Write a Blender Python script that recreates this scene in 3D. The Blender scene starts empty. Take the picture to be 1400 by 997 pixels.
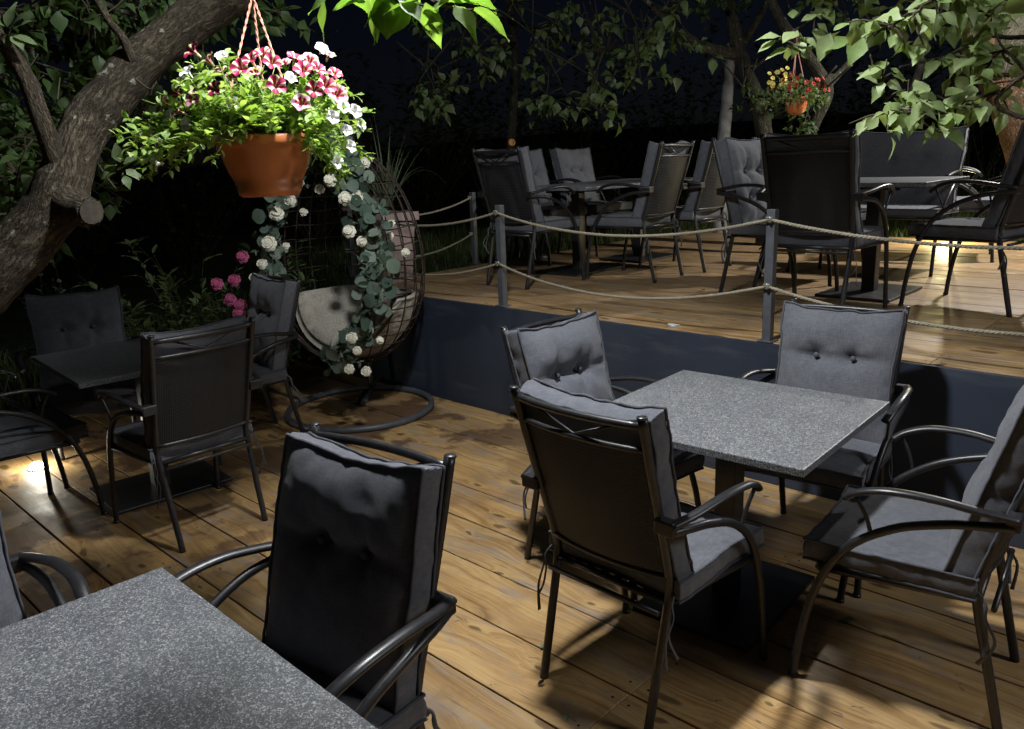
import bpy, bmesh, math, random
from mathutils import Vector, Matrix, noise
rnd = random.Random(7)
V = Vector
PI = math.pi
rad = math.radians
scene = bpy.context.scene
COL = scene.collection
ZD = 0.703            # height of the raised terrace

# ---------------------------------------------------------------- camera
FW = V((-0.67352, 0.69626, -0.24819)); RT = V((0.72487, 0.68787, -0.03739)); UP = V((-0.14469, 0.20509, 0.96799))
F = 1099.3
EYE = V((0, 0, 1.6))
cam = bpy.data.cameras.new('camera'); cam_o = bpy.data.objects.new('camera', cam); COL.objects.link(cam_o)
cam.sensor_width = 36; cam.lens = 36 * F / 1400; cam.clip_end = 500; cam.clip_start = 0.02
m = Matrix.Identity(4)
for i in range(3):
    m[i][0] = RT[i]; m[i][1] = UP[i]; m[i][2] = -FW[i]; m[i][3] = EYE[i]
cam_o.matrix_world = m
scene.camera = cam_o

def at_d(px, py, D):          # a point D metres ahead of the viewpoint
    return EYE + (FW + RT * ((px - 700) / F) - UP * ((py - 498.5) / F)) * D

# ---------------------------------------------------------------- mesh helpers
class MB:
    def __init__(s): s.v = []; s.f = []; s.m = []; s.sm = []; s.bk = {}; s.lf = {}
    def add(s, verts, faces, mat=0, smooth=True):
        o = len(s.v); s.v += [tuple(p) for p in verts]
        for f in faces:
            s.f.append(tuple(i + o for i in f)); s.m.append(mat); s.sm.append(smooth)
    def box(s, c, size, rz=0, mat=0):
        cx, cy, cz = c; hx, hy, hz = size[0] / 2, size[1] / 2, size[2] / 2
        ca, sa = math.cos(rz), math.sin(rz); vs = []
        for z in (-hz, hz):
            for x, y in ((-hx, -hy), (hx, -hy), (hx, hy), (-hx, hy)):
                vs.append((cx + x * ca - y * sa, cy + x * sa + y * ca, cz + z))
        s.add(vs, [(3, 2, 1, 0), (4, 5, 6, 7), (0, 1, 5, 4), (1, 2, 6, 5), (2, 3, 7, 6), (3, 0, 4, 7)], mat, False)
    def bbox(s, c, size, bev=.003, rz=0, mat=0, seg=2):
        bm = bmesh.new(); bmesh.ops.create_cube(bm, size=1)
        bmesh.ops.scale(bm, vec=V(size), verts=bm.verts)
        bmesh.ops.bevel(bm, geom=bm.edges[:], offset=bev, segments=seg, affect='EDGES', profile=.5)
        bmesh.ops.rotate(bm, cent=(0, 0, 0), matrix=Matrix.Rotation(rz, 3, 'Z'), verts=bm.verts)
        bmesh.ops.translate(bm, vec=V(c), verts=bm.verts)
        bm.verts.index_update()
        s.add([v.co[:] for v in bm.verts], [[v.index for v in f.verts] for f in bm.faces], mat, False)
        bm.free()
    def tube(s, path, r, sides=8, mat=0, flat=1.0, jag=0.0, jscale=6.0, closed=False, smooth=True, up=None):
        P = [V(p) for p in path]; n = len(P)
        if n < 2: return
        R = r if isinstance(r, (list, tuple)) else [r] * n
        t0 = (P[1] - P[0]).normalized()
        ref = V(up) if up else (V((0, 0, 1)) if abs(t0.z) < .9 else V((1, 0, 0)))
        nrm = (ref - t0 * ref.dot(t0)).normalized()
        vs = []
        for i in range(n):
            if closed: t = (P[(i + 1) % n] - P[i - 1])
            else: t = P[min(i + 1, n - 1)] - P[max(i - 1, 0)]
            t = t.normalized() if t.length > 1e-9 else t0
            nrm = nrm - t * nrm.dot(t)
            nrm = nrm.normalized() if nrm.length > 1e-6 else t.orthogonal().normalized()
            b = t.cross(nrm)
            for k in range(sides):
                a = 2 * PI * k / sides
                d = nrm * math.cos(a) * flat + b * math.sin(a)
                rr = R[i]
                if jag:
                    q = P[i] + d * rr
                    rr *= 1 + jag * noise.noise(q * jscale) + jag * .6 * noise.noise(q * jscale * 3.1)
                vs.append(P[i] + d * rr)
        if jag:
            o_ = len(s.v); ln = 0.0
            for i in range(n):
                if i: ln += (P[i] - P[i - 1]).length
                for k in range(sides):
                    a = 2 * PI * k / sides; s.bk[o_ + i * sides + k] = (math.cos(a) * R[i], math.sin(a) * R[i], ln)
        fs = []
        for i in range(n if closed else n - 1):
            j = (i + 1) % n
            for k in range(sides):
                k2 = (k + 1) % sides
                fs.append((i * sides + k, i * sides + k2, j * sides + k2, j * sides + k))
        s.add(vs, fs, mat, smooth)
        if not closed:
            o = len(s.v) - n * sides
            s.f.append(tuple(o + k for k in reversed(range(sides)))); s.m.append(mat); s.sm.append(False)
            s.f.append(tuple(o + (n - 1) * sides + k for k in range(sides))); s.m.append(mat); s.sm.append(False)
    def lathe(s, prof, c=(0, 0, 0), sides=32, mat=0, smooth=True):
        vs = []
        for r, z in prof:
            for k in range(sides):
                a = 2 * PI * k / sides; vs.append((c[0] + r * math.cos(a), c[1] + r * math.sin(a), c[2] + z))
        fs = []
        for i in range(len(prof) - 1):
            for k in range(sides):
                k2 = (k + 1) % sides
                fs.append((i * sides + k, i * sides + k2, (i + 1) * sides + k2, (i + 1) * sides + k))
        s.add(vs, fs, mat, smooth)
    def leaf(s, p, d, n, L, W, curl=.25, fold=.15, mat=0, prof=(0, .62, 1.0, .82, .38, 0), round_=False):
        d = d.normalized(); n = (n - d * n.dot(d)); n = n.normalized() if n.length > 1e-5 else d.orthogonal().normalized()
        sd = d.cross(n); K = len(prof); vs = []
        for i, w in enumerate(prof):
            t = i / (K - 1)
            c = p + d * (L * t) - n * (L * curl * t * t)
            ww = W * .5 * w
            rip = n * (L * .03 * math.sin(t * 9 + L * 900))
            vs += [c - sd * ww + n * (fold * ww) + rip, c, c + sd * ww + n * (fold * ww) - rip]
            o_ = len(s.v) + len(vs) - 3; s.lf[o_] = (t, -1, 0); s.lf[o_ + 1] = (t, 0, 0); s.lf[o_ + 2] = (t, 1, 0)
        fs = []
        for i in range(K - 1):
            a = i * 3; b = a + 3
            fs += [(a, a + 1, b + 1, b), (a + 1, a + 2, b + 2, b + 1)]
        s.add(vs, fs, mat, True)
    def build(s, name, mats, parent=None, origin=None):
        me = bpy.data.meshes.new(name)
        vs = s.v
        if origin is not None:
            ox, oy, oz = origin; vs = [(x - ox, y - oy, z - oz) for x, y, z in vs]
        me.from_pydata(vs, [], s.f)
        if not isinstance(mats, (list, tuple)): mats = [mats]
        for q in mats: me.materials.append(q)
        me.polygons.foreach_set('material_index', s.m); me.polygons.foreach_set('use_smooth', s.sm)
        if s.bk:
            at = me.attributes.new('bark', 'FLOAT_VECTOR', 'POINT'); buf = [0.0] * (3 * len(s.v))
            for i, q in s.bk.items(): buf[3 * i:3 * i + 3] = q
            at.data.foreach_set('vector', buf)
        if s.lf:
            at = me.attributes.new('leaf', 'FLOAT_VECTOR', 'POINT'); buf = [0.0] * (3 * len(s.v))
            for i, q in s.lf.items(): buf[3 * i:3 * i + 3] = q
            at.data.foreach_set('vector', buf)
        me.validate(); me.update()
        o = bpy.data.objects.new(name, me); COL.objects.link(o)
        if parent is not None: o.parent = parent
        elif origin is not None: o.location = origin
        return o

def spline(pts, k=6):
    P = [V(p) for p in pts]; out = []
    for i in range(len(P) - 1):
        p0 = P[max(i - 1, 0)]; p1 = P[i]; p2 = P[i + 1]; p3 = P[min(i + 2, len(P) - 1)]
        for j in range(k):
            t = j / k
            out.append(.5 * ((2 * p1) + (p2 - p0) * t + (2 * p0 - 5 * p1 + 4 * p2 - p3) * t * t + (3 * p1 - p0 - 3 * p2 + p3) * t ** 3))
    out.append(P[-1]); return out
def lerps(vals, k):
    out = []
    for i in range(len(vals) - 1):
        for j in range(k): out.append(vals[i] + (vals[i + 1] - vals[i]) * j / k)
    out.append(vals[-1]); return out

def tag(o, label=None, cat=None, group=None, kind=None):
    if label: o['label'] = label
    if cat: o['category'] = cat
    if group: o['group'] = group
    if kind: o['kind'] = kind
    return o
def empty(name, loc=(0, 0, 0), rz=0, parent=None):
    o = bpy.data.objects.new(name, None); COL.objects.link(o); o.location = loc; o.rotation_euler = (0, 0, rz)
    o.empty_display_size = .1
    if parent: o.parent = parent
    return o
KIDS = {}
def kids(o):
    return [c for c in bpy.data.objects if c.parent == o]
def copy_tree(o, parent=None):
    c = o.copy(); COL.objects.link(c)
    if parent is not None: c.parent = parent
    for ch in kids(o): copy_tree(ch, c)
    return c
def rdir(): 
    while True:
        v = V((rnd.uniform(-1, 1), rnd.uniform(-1, 1), rnd.uniform(-1, 1)))
        if .05 < v.length < 1: return v.normalized()

# ---------------------------------------------------------------- materials
class NT:
    def __init__(s, name):
        s.mat = bpy.data.materials.new(name); s.mat.use_nodes = True; s.t = s.mat.node_tree; s.t.nodes.clear()
        s.out = s.n('ShaderNodeOutputMaterial')
    def n(s, typ, ins=None, **kw):
        nd = s.t.nodes.new(typ)
        for k, v in kw.items(): setattr(nd, k, v)
        for k, v in (ins or {}).items():
            if hasattr(v, 'outputs'): v = v.outputs[0]
            if isinstance(v, bpy.types.NodeSocket): s.t.links.new(v, nd.inputs[k])
            else: nd.inputs[k].default_value = v
        return nd
    def math(s, op, a, b=0.0, c=None):
        d = {0: a, 1: b}
        if c is not None: d[2] = c
        return s.n('ShaderNodeMath', d, operation=op)
    def mix(s, fac, a, b, bt='MIX'):
        nd = s.n('ShaderNodeMix', data_type='RGBA', blend_type=bt)
        for k, v in ((0, fac), (6, a), (7, b)):
            if hasattr(v, 'outputs'): v = v.outputs[2] if v.bl_idname == 'ShaderNodeMix' else v.outputs[0]
            if isinstance(v, bpy.types.NodeSocket): s.t.links.new(v, nd.inputs[k])
            elif k == 0: nd.inputs[0].default_value = v
            else: nd.inputs[k].default_value = (*v, 1) if len(v) == 3 else v
        return nd
    def ramp(s, fac, stops):
        nd = s.n('ShaderNodeValToRGB', {0: fac}); e = nd.color_ramp.elements
        e[0].position, e[1].position = stops[0][0], stops[-1][0]
        for p, c in stops[1:-1]: e.new(p)
        for el, (p, c) in zip(e, stops): el.position = p; el.color = (*c, 1) if not isinstance(c, (int, float)) else (c, c, c, 1)
        return nd
    def noise(s, vec, scale, detail=4, rough=.55, dist=0):
        return s.n('ShaderNodeTexNoise', {'Vector': vec, 'Scale': scale, 'Detail': detail, 'Roughness': rough, 'Distortion': dist})
    def done(s, col, rough=.6, spec=.5, bump=None, bstr=.3, bdist=.01, **kw):
        ins = {'Roughness': rough, 'Specular IOR Level': spec}
        ins.update(kw)
        b = s.n('ShaderNodeBsdfPrincipled')
        if hasattr(col, 'outputs'): s.t.links.new(col.outputs[2] if col.bl_idname == 'ShaderNodeMix' else col.outputs[0], b.inputs['Base Color'])
        else: b.inputs['Base Color'].default_value = (*col, 1)
        for k, v in ins.items():
            if hasattr(v, 'outputs'): v = v.outputs[0]
            if isinstance(v, bpy.types.NodeSocket): s.t.links.new(v, b.inputs[k])
            else: b.inputs[k].default_value = v
        if bump is not None:
            bp = s.n('ShaderNodeBump', {'Height': bump, 'Strength': bstr, 'Distance': bdist})
            s.t.links.new(bp.outputs[0], b.inputs['Normal'])
        s.t.links.new(b.outputs[0], s.out.inputs[0]); s.b = b
        return s.mat
def obj_co(n): return n.n('ShaderNodeTexCoord').outputs['Object']
M = {}

def wood_deck(name, tone, stains):
    n = NT(name); co = obj_co(n)
    at = n.n('ShaderNodeAttribute', attribute_name='board'); br = at.outputs['Fac']
    sep = n.n('ShaderNodeSeparateXYZ', {0: co})
    x, y = sep.outputs[0], sep.outputs[1]
    off = n.math('MULTIPLY', br, 37.0)
    kx = n.math('ADD', n.math('MULTIPLY', x, 2.3), off)
    ky = n.math('MULTIPLY', y, 6.2)
    kv = n.n('ShaderNodeCombineXYZ', {0: kx, 1: ky, 2: off})
    wob = n.n('ShaderNodeVectorMath', {0: n.noise(kv, 1.6, 2).outputs['Color'], 'Scale': .5}, operation='SCALE')
    kv2 = n.n('ShaderNodeVectorMath', {0: kv, 1: wob.outputs[0]}, operation='ADD')
    vor = n.n('ShaderNodeTexVoronoi', {'Vector': kv2, 'Scale': 1.15, 'Randomness': 1.0}, voronoi_dimensions='2D')
    vr = n.n('ShaderNodeSeparateColor', {0: vor.outputs['Color']}).outputs[0]
    kd = n.math('DIVIDE', vor.outputs['Distance'], n.n('ShaderNodeMapRange', {0: vr, 1: .25, 2: 1.0, 3: .05, 4: 1.5}).outputs[0])
    knot = n.ramp(kd, [(0.0, 1), (.075, .9), (.105, .2), (.16, 0)])
    kbend = n.math('MULTIPLY', n.n('ShaderNodeMath', {0: n.math('MULTIPLY', kd, -4.0)}, operation='EXPONENT'), .9)
    # grain: lines along x that swing round the knots
    gx = n.math('ADD', n.math('MULTIPLY', x, .9), off)
    gw = n.noise(n.n('ShaderNodeCombineXYZ', {0: gx, 1: n.math('MULTIPLY', y, 2.0), 2: off}), 1.1, 2)
    gy = n.math('ADD', n.math('ADD', n.math('MULTIPLY', y, 13.0), kbend), n.math('MULTIPLY', gw, 3.6))
    gv = n.n('ShaderNodeCombineXYZ', {0: gx, 1: gy, 2: off})
    g1 = n.noise(n.n('ShaderNodeCombineXYZ', {0: gx, 1: n.math('MULTIPLY', gy, 2.6), 2: off}), 1.0, 3, .55, .6)
    fine = n.noise(n.n('ShaderNodeCombineXYZ', {0: n.math('MULTIPLY', x, 3.0), 1: n.math('MULTIPLY', gy, 11.0), 2: off}), 1.0, 4, .65)
    g = n.math('ADD', n.math('MULTIPLY', g1, .55), n.math('MULTIPLY', fine, .45))
    lo, mid, hi = tone
    halo = n.ramp(kd, [(.10, 1), (.24, 0)])
    base = n.ramp(g, [(.35, lo), (.5, mid), (.65, hi)])
    var = n.ramp(br, [(0, (.72, .68, .62)), (.5, (1, 1, 1)), (1, (1.12, 1.04, .92))])
    c = n.mix(.85, base, var, 'MULTIPLY')
    # cloudy tone, worn and weathered grey patches
    cl = n.ramp(n.noise(co, 2.3, 6, .65), [(.34, (.66, .62, .57)), (.52, (1, 1, 1)), (.7, (1.1, 1.1, 1.07))])
    c = n.mix(.8, c, cl, 'MULTIPLY')
    wsc = n.noise(n.n('ShaderNodeCombineXYZ', {0: n.math('MULTIPLY', x, 2.2), 1: n.math('MULTIPLY', y, 9.0), 2: off}), 1.3, 6, .7)
    wm = n.ramp(wsc, [(.50, 0), (.66, .7)])
    c = n.mix(wm, c, (.25, .21, .18))
    dots = n.n('ShaderNodeTexVoronoi', {'Vector': n.n('ShaderNodeVectorMath', {0: co, 1: wob}, operation='ADD'), 'Scale': 5.5}, voronoi_dimensions='2D')
    dm = n.math('MULTIPLY', n.math('LESS_THAN', dots.outputs['Distance'], n.math('MULTIPLY', n.n('ShaderNodeSeparateColor', {0: dots.outputs['Color']}).outputs[1], .045)), .7)
    c = n.mix(dm, c, (.06, .04, .03))
    sc2 = n.ramp(n.noise(n.n('ShaderNodeCombineXYZ', {0: n.math('MULTIPLY', x, 7.0), 1: n.math('MULTIPLY', y, 70.0), 2: off}), 1.0, 3, .6), [(.61, 0), (.74, .6)])
    c = n.mix(sc2, c, (.09, .06, .05))
    c = n.mix(n.math('MULTIPLY', halo, .35), c, (.58, .40, .16))
    c = n.mix(n.math('MULTIPLY', knot, .85), c, (.085, .042, .018))
    sm = n.ramp(n.noise(co, 2.6, 5, .62), [(.58, 0), (.65, 1)])
    if stains:   # dark spills that lie to the left end of the terrace
        reg = n.n('ShaderNodeMapRange', {0: x, 1: -2.5, 2: -3.3, 3: 0.0, 4: 1.0})
        sm2 = n.ramp(n.noise(co, 2.1, 6, .6), [(.50, 0), (.545, 1)])
        c = n.mix(n.math('MULTIPLY', n.math('MULTIPLY', sm2, reg), .72), c, (.055, .026, .018))
    c = n.mix(n.math('MULTIPLY', sm, .34), c, (.13, .075, .035))
    ro = n.n('ShaderNodeMapRange', {0: n.noise(co, 5, 4), 1: .3, 2: .7, 3: .44, 4: .70})
    h = n.math('SUBTRACT', n.math('MULTIPLY', g, 1.0), n.math('MULTIPLY', knot, .5))
    return n.done(c, ro.outputs[0], .45, h, .35, .004)
M['deck'] = wood_deck('varnished_pine', ((.24, .135, .05), (.40, .252, .104), (.51, .355, .165)), True)
M['deck_up'] = wood_deck('varnished_pine_pale', ((.19, .115, .05), (.32, .21, .10), (.43, .305, .165)), False)

n = NT('black_paint_metal'); co = obj_co(n)
nz = n.noise(co, 60, 3)
M['metal'] = n.done(n.ramp(nz, [(.3, (.012, .012, .014)), (.7, (.024, .023, .024))]), n.n('ShaderNodeMapRange', {0: n.noise(co, 14, 4), 3: .26, 4: .5}).outputs[0], .5, n.noise(co, 300, 2), .05, .001)
n = NT('grey_paint_metal'); co = obj_co(n)
M['post'] = n.done(n.ramp(n.noise(co, 25, 4), [(.3, (.055, .06, .07)), (.7, (.085, .092, .105))]), .45, .5, n.noise(co, 250, 2), .05, .001)
n = NT('steel_end'); M['steel'] = n.done((.62, .62, .6), .35, .5, Metallic=.8)

n = NT('grey_canvas'); co = obj_co(n)
oi = n.n('ShaderNodeObjectInfo').outputs['Random']
weave = n.math('ADD', n.n('ShaderNodeTexWave', {'Vector': co, 'Scale': 260.0, 'Distortion': 1.0, 'Detail': 1}, bands_direction='X').outputs['Fac'], n.n('ShaderNodeTexWave', {'Vector': co, 'Scale': 260.0, 'Distortion': 1.0, 'Detail': 1}, bands_direction='Z').outputs['Fac'])
slub = n.noise(n.n('ShaderNodeMapping', {'Vector': co, 'Scale': (40, 40, 260)}), 1.0, 3)
slub2 = n.noise(n.n('ShaderNodeMapping', {'Vector': co, 'Scale': (260, 40, 40)}), 1.0, 3)
mix1 = n.math('ADD', n.math('MULTIPLY', slub, .5), n.math('MULTIPLY', slub2, .5))
c1 = n.ramp(mix1, [(.3, (.07, .074, .087)), (.7, (.132, .137, .154))])
c1 = n.mix(.7, c1, n.ramp(n.noise(co, 6, 4), [(.3, (.8, .8, .82)), (.7, (1.1, 1.1, 1.1))]), 'MULTIPLY')
c1 = n.mix(1, c1, n.ramp(oi, [(0, (.86, .87, .9)), (1, (1.08, 1.07, 1.05))]), 'MULTIPLY')
M['canvas'] = n.done(c1, .93, .2, weave, .25, .0008, **{'Sheen Weight': .15, 'Sheen Roughness': .6})
n = NT('dark_ribbon'); M['ribbon'] = n.done((.09, .092, .105), .8, .3)
n = NT('canvas_piping'); M['piping'] = n.done((.075, .078, .09), .9, .2)

def mesh_cloth():
    n = NT('perforated_mesh_cloth'); co = obj_co(n)
    sp = n.n('ShaderNodeSeparateXYZ', {0: co})
    a = n.math('SINE', n.math('MULTIPLY', n.math('ADD', sp.outputs[0], n.math('MULTIPLY', sp.outputs[2], .8)), 2 * PI / .017))
    b = n.math('SINE', n.math('MULTIPLY', n.math('SUBTRACT', sp.outputs[0], n.math('MULTIPLY', sp.outputs[2], .8)), 2 * PI / .017))
    pr = n.math('MULTIPLY', a, b)
    hole = n.math('GREATER_THAN', pr, .26)
    b1 = n.n('ShaderNodeBsdfPrincipled', {'Base Color': (.016, .016, .018, 1), 'Roughness': .55, 'Specular IOR Level': .3})
    tr = n.n('ShaderNodeBsdfTransparent')
    mx = n.n('ShaderNodeMixShader', {0: hole, 1: b1, 2: tr})
    n.t.links.new(mx.outputs[0], n.out.inputs[0]); return n.mat
M['mesh'] = mesh_cloth()

n = NT('speckled_granite'); co = obj_co(n)
v1 = n.n('ShaderNodeTexVoronoi', {'Vector': n.n('ShaderNodeVectorMath', {0: co, 1: n.n('ShaderNodeVectorMath', {0: n.noise(co, 180, 2).outputs['Color'], 'Scale': .006}, operation='SCALE')}, operation='ADD'), 'Scale': 400.0})
v2 = n.n('ShaderNodeTexVoronoi', {'Vector': co, 'Scale': 170.0})
s1 = n.ramp(n.n('ShaderNodeSeparateColor', {0: v1.outputs['Color']}).outputs[0], [(0, (.055, .058, .063)), (.45, (.105, .11, .116)), (.68, (.18, .186, .193)), (.86, (.30, .305, .31)), (1, (.44, .44, .45))])
s2 = n.ramp(n.n('ShaderNodeSeparateColor', {0: v2.outputs['Color']}).outputs[1], [(.5, 0), (.9, .75)])
cg = n.mix(s2, s1, (.075, .078, .085))
cg = n.mix(.6, cg, n.ramp(n.noise(co, 9, 4), [(.3, (.82, .83, .85)), (.7, (1.1, 1.1, 1.08))]), 'MULTIPLY')
cg = n.mix(n.ramp(n.noise(n.n('ShaderNodeMapping', {'Vector': co, 'Scale': (5, 2.2, 5)}), 1.0, 6, .65, 1.5), [(.54, 0), (.75, .22)]), cg, (.34, .35, .35))
M['granite'] = n.done(cg, n.n('ShaderNodeMapRange', {0: n.noise(co, 18, 5), 3: .28, 4: .5}).outputs[0], .45, n.noise(co, 400, 2), .04, .001)

n = NT('navy_panel'); co = obj_co(n)
cw = n.ramp(n.noise(co, 1.6, 5, .6), [(.3, (.020, .028, .046)), (.7, (.036, .047, .072))])
cw = n.mix(n.ramp(n.noise(n.n('ShaderNodeMapping', {'Vector': co, 'Scale': (2, 1, 12)}), 1.0, 5), [(.58, 0), (.8, .5)]), cw, (.1, .108, .122))
M['navy'] = n.done(cw, n.n('ShaderNodeMapRange', {0: n.noise(co, 3, 4), 3: .42, 4: .62}).outputs[0], .4, n.noise(co, 2.2, 2), .25, .03)

def bark(name, a, b, lich=.5, scale=1.0):
    n = NT(name); co = obj_co(n)
    bc = n.n('ShaderNodeAttribute', attribute_name='bark').outputs['Vector']
    wv = n.n('ShaderNodeVectorMath', {0: n.noise(bc, 9 * scale, 3).outputs['Color'], 'Scale': .035}, operation='SCALE')
    bw = n.n('ShaderNodeVectorMath', {0: bc, 1: wv}, operation='ADD')
    r1 = n.noise(n.n('ShaderNodeMapping', {'Vector': bw, 'Scale': (58 * scale, 58 * scale, 13 * scale)}), 1.0, 5, .62)
    ridge = n.math('MULTIPLY', n.math('ABSOLUTE', n.math('SUBTRACT', r1, .5)), 3.2)
    f = n.noise(n.n('ShaderNodeMapping', {'Vector': bw, 'Scale': (150 * scale, 150 * scale, 60 * scale)}), 1.0, 5, .7)
    h = n.math('ADD', n.math('MULTIPLY', ridge, .6), n.math('MULTIPLY', f, .55))
    c = n.ramp(h, [(.25, tuple(q * .22 for q in a)), (.55, a), (.95, b)])
    c = n.mix(.7, c, n.ramp(n.noise(co, 3.2, 4), [(.3, (.6, .6, .52)), (.7, (1.15, 1.12, 1.05))]), 'MULTIPLY')
    lm = n.ramp(n.noise(co, 13, 3, .6), [(.655, 0), (.69, 1)])
    c = n.mix(n.math('MULTIPLY', lm, lich), c, (.36, .375, .30))
    return n.done(c, .92, .15, h, 1.0, .02)
M['bark'] = bark('rough_bark', (.115, .095, .07), (.26, .22, .17), .8)
M['bark_limb'] = bark('smooth_bark', (.12, .098, .072), (.2, .165, .125), .25, 1.6)
M['bark_red'] = bark('red_bark', (.10, .058, .034), (.20, .12, .07), .2)
M['bark_dim'] = bark('mossy_bark', (.08, .075, .055), (.17, .155, .11), .4)
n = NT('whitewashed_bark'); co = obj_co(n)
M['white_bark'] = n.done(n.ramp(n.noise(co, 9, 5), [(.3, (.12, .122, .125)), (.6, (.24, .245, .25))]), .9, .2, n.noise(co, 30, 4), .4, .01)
n = NT('cut_wood'); co = obj_co(n)
M['cut'] = n.done(n.ramp(n.noise(co, 40, 4), [(.3, (.035, .031, .024)), (.7, (.07, .06, .046))]), .85, .2)
n = NT('fresh_cut_wood'); M['cut_orange'] = n.done((.75, .36, .12), .8, .2)

def leafmat(name, cols, trans=.35, rough=.5, spec=.4):
    n = NT(name); rp = n.n('ShaderNodeNewGeometry').outputs['Random Per Island']
    k = len(cols); st = [(i / (k - 1), c) for i, c in enumerate(cols)]
    c = n.ramp(rp, st)
    co = obj_co(n)
    c = n.mix(.6, c, n.ramp(n.noise(co, 60, 3), [(.3, (.8, .82, .75)), (.7, (1.12, 1.1, 1.05))]), 'MULTIPLY')
    b = n.n('ShaderNodeBsdfPrincipled', {'Roughness': rough, 'Specular IOR Level': spec}); n.t.links.new(c.outputs[2], b.inputs['Base Color'])
    lv = n.n('ShaderNodeSeparateXYZ', {0: n.n('ShaderNodeAttribute', attribute_name='leaf').outputs['Vector']})
    aw = n.math('ABSOLUTE', lv.outputs[1])
    side = n.math('ABSOLUTE', n.math('SUBTRACT', n.math('FRACT', n.math('SUBTRACT', n.math('MULTIPLY', lv.outputs[0], 6.0), n.math('MULTIPLY', aw, 1.3))), .5))
    vein = n.math('MAXIMUM', n.ramp(aw, [(.04, 1), (.12, 0)]), n.math('MULTIPLY', n.ramp(side, [(.0, 1), (.10, 0)]), .5))
    edge = n.ramp(n.noise(co, 25, 4), [(.60, 0), (.74, .5)])
    c = n.mix(n.math('MULTIPLY', vein, .42), c, n.mix(1, c, (1.9, 1.7, 1.6), 'MULTIPLY'))
    c = n.mix(edge, c, n.mix(1, c, (1.35, .95, .5), 'MULTIPLY'))
    tcol = n.mix(1, c, (1.5, 1.55, .7), 'MULTIPLY')
    t = n.n('ShaderNodeBsdfTranslucent'); n.t.links.new(tcol.outputs[2], t.inputs[0])
    mx = n.n('ShaderNodeMixShader', {0: trans, 1: b, 2: t}); n.t.links.new(mx.outputs[0], n.out.inputs[0]); return n.mat
M['leaf'] = leafmat('apple_leaf', [(.03, .06, .017), (.05, .09, .026), (.075, .12, .042), (.045, .08, .022)])
M['leaf_hang'] = leafmat('hanging_leaf', [(.06, .095, .03), (.085, .125, .045), (.12, .16, .07), (.07, .11, .035)])
M['leaf_dark'] = leafmat('dull_leaf', [(.022, .042, .014), (.035, .06, .02), (.05, .08, .028)])
M['leaf_bright'] = leafmat('fresh_leaf', [(.10, .19, .04), (.14, .25, .055), (.17, .27, .075)], .45)
M['leaf_mid'] = leafmat('pale_leaf', [(.085, .135, .05), (.12, .17, .075), (.15, .2, .10), (.10, .155, .055)], .3)
M['leaf_pale'] = leafmat('pale_curled_leaf', [(.15, .21, .075), (.2, .27, .11), (.26, .32, .16), (.17, .25, .08)], .35)
M['petunia_leaf'] = leafmat('petunia_leaf', [(.15, .25, .055), (.21, .33, .075), (.27, .38, .12), (.33, .42, .18)], .42, .55)
M['sage'] = leafmat('grey_green_leaf', [(.04, .075, .055), (.07, .115, .09), (.11, .155, .12), (.19, .23, .185), (.06, .10, .08)], .12, .6)
M['grass'] = leafmat('grass_blade', [(.035, .06, .014), (.06, .09, .022), (.085, .115, .034)], .3)
M['reed'] = leafmat('spiky_leaf', [(.09, .13, .07), (.15, .19, .11)], .2)

n = NT('terracotta_plastic'); co = obj_co(n)
M['terra'] = n.done(n.ramp(n.noise(co, 12, 4), [(.3, (.5, .145, .035)), (.7, (.6, .185, .055))]), .42, .45, n.noise(co, 200, 2), .05, .001)
n = NT('soil'); M['soil'] = n.done((.03, .02, .013), .95, .1)
n = NT('pink_cord'); M['cord'] = n.done((.55, .24, .17), .7, .3)
def petal(name, a, b):
    n = NT(name); co = obj_co(n)
    return n.done(n.ramp(n.noise(co, 90, 3), [(.35, a), (.65, b)]), .6, .3, **{'Subsurface Weight': .15, 'Subsurface Radius': (.01, .01, .01)})
M['magenta'] = petal('magenta_petal', (.26, .006, .05), (.38, .015, .10))
M['cream'] = petal('cream_petal', (.62, .54, .28), (.74, .66, .42))
M['pinkish'] = petal('mauve_petal', (.48, .2, .27), (.62, .36, .42))
M['white_p'] = petal('white_petal', (.78, .79, .74), (.86, .86, .84))
M['yellow_p'] = petal('yellow_petal', (.75, .62, .12), (.85, .75, .25))
M['red_p'] = petal('red_petal', (.4, .03, .02), (.5, .06, .03))
M['pink_rose'] = petal('pink_petal', (.36, .06, .16), (.5, .12, .24))
M['rose'] = petal('ivory_petal', (.66, .64, .5), (.8, .78, .68))
n = NT('brown_wicker'); co = obj_co(n)
M['wicker'] = n.done(n.ramp(n.noise(co, 30, 3), [(.3, (.018, .011, .009)), (.7, (.045, .028, .022))]), .5, .4, n.n('ShaderNodeTexWave', {'Vector': co, 'Scale': 60.0}).outputs['Fac'], .4, .003)
n = NT('beige_cushion'); co = obj_co(n)
M['beige'] = n.done(n.ramp(n.noise(co, 90, 4), [(.3, (.30, .275, .23)), (.7, (.46, .43, .37))]), .95, .2, n.noise(co, 18, 5), .5, .02)
n = NT('pinkish_wood'); co = obj_co(n)
M['pinkwood'] = n.done(n.ramp(n.noise(n.n('ShaderNodeMapping', {'Vector': co, 'Scale': (30, 30, 3)}), 1.0, 5), [(.3, (.26, .19, .17)), (.7, (.4, .31, .28))]), .8, .2)
n = NT('hemp_rope'); co = obj_co(n)
M['rope'] = n.done(n.ramp(n.noise(co, 140, 4, .7), [(.3, (.19, .17, .12)), (.7, (.38, .345, .265))]), .95, .1, n.noise(co, 500, 3), .6, .002)
n = NT('garden_soil_grass'); co = obj_co(n)
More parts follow.
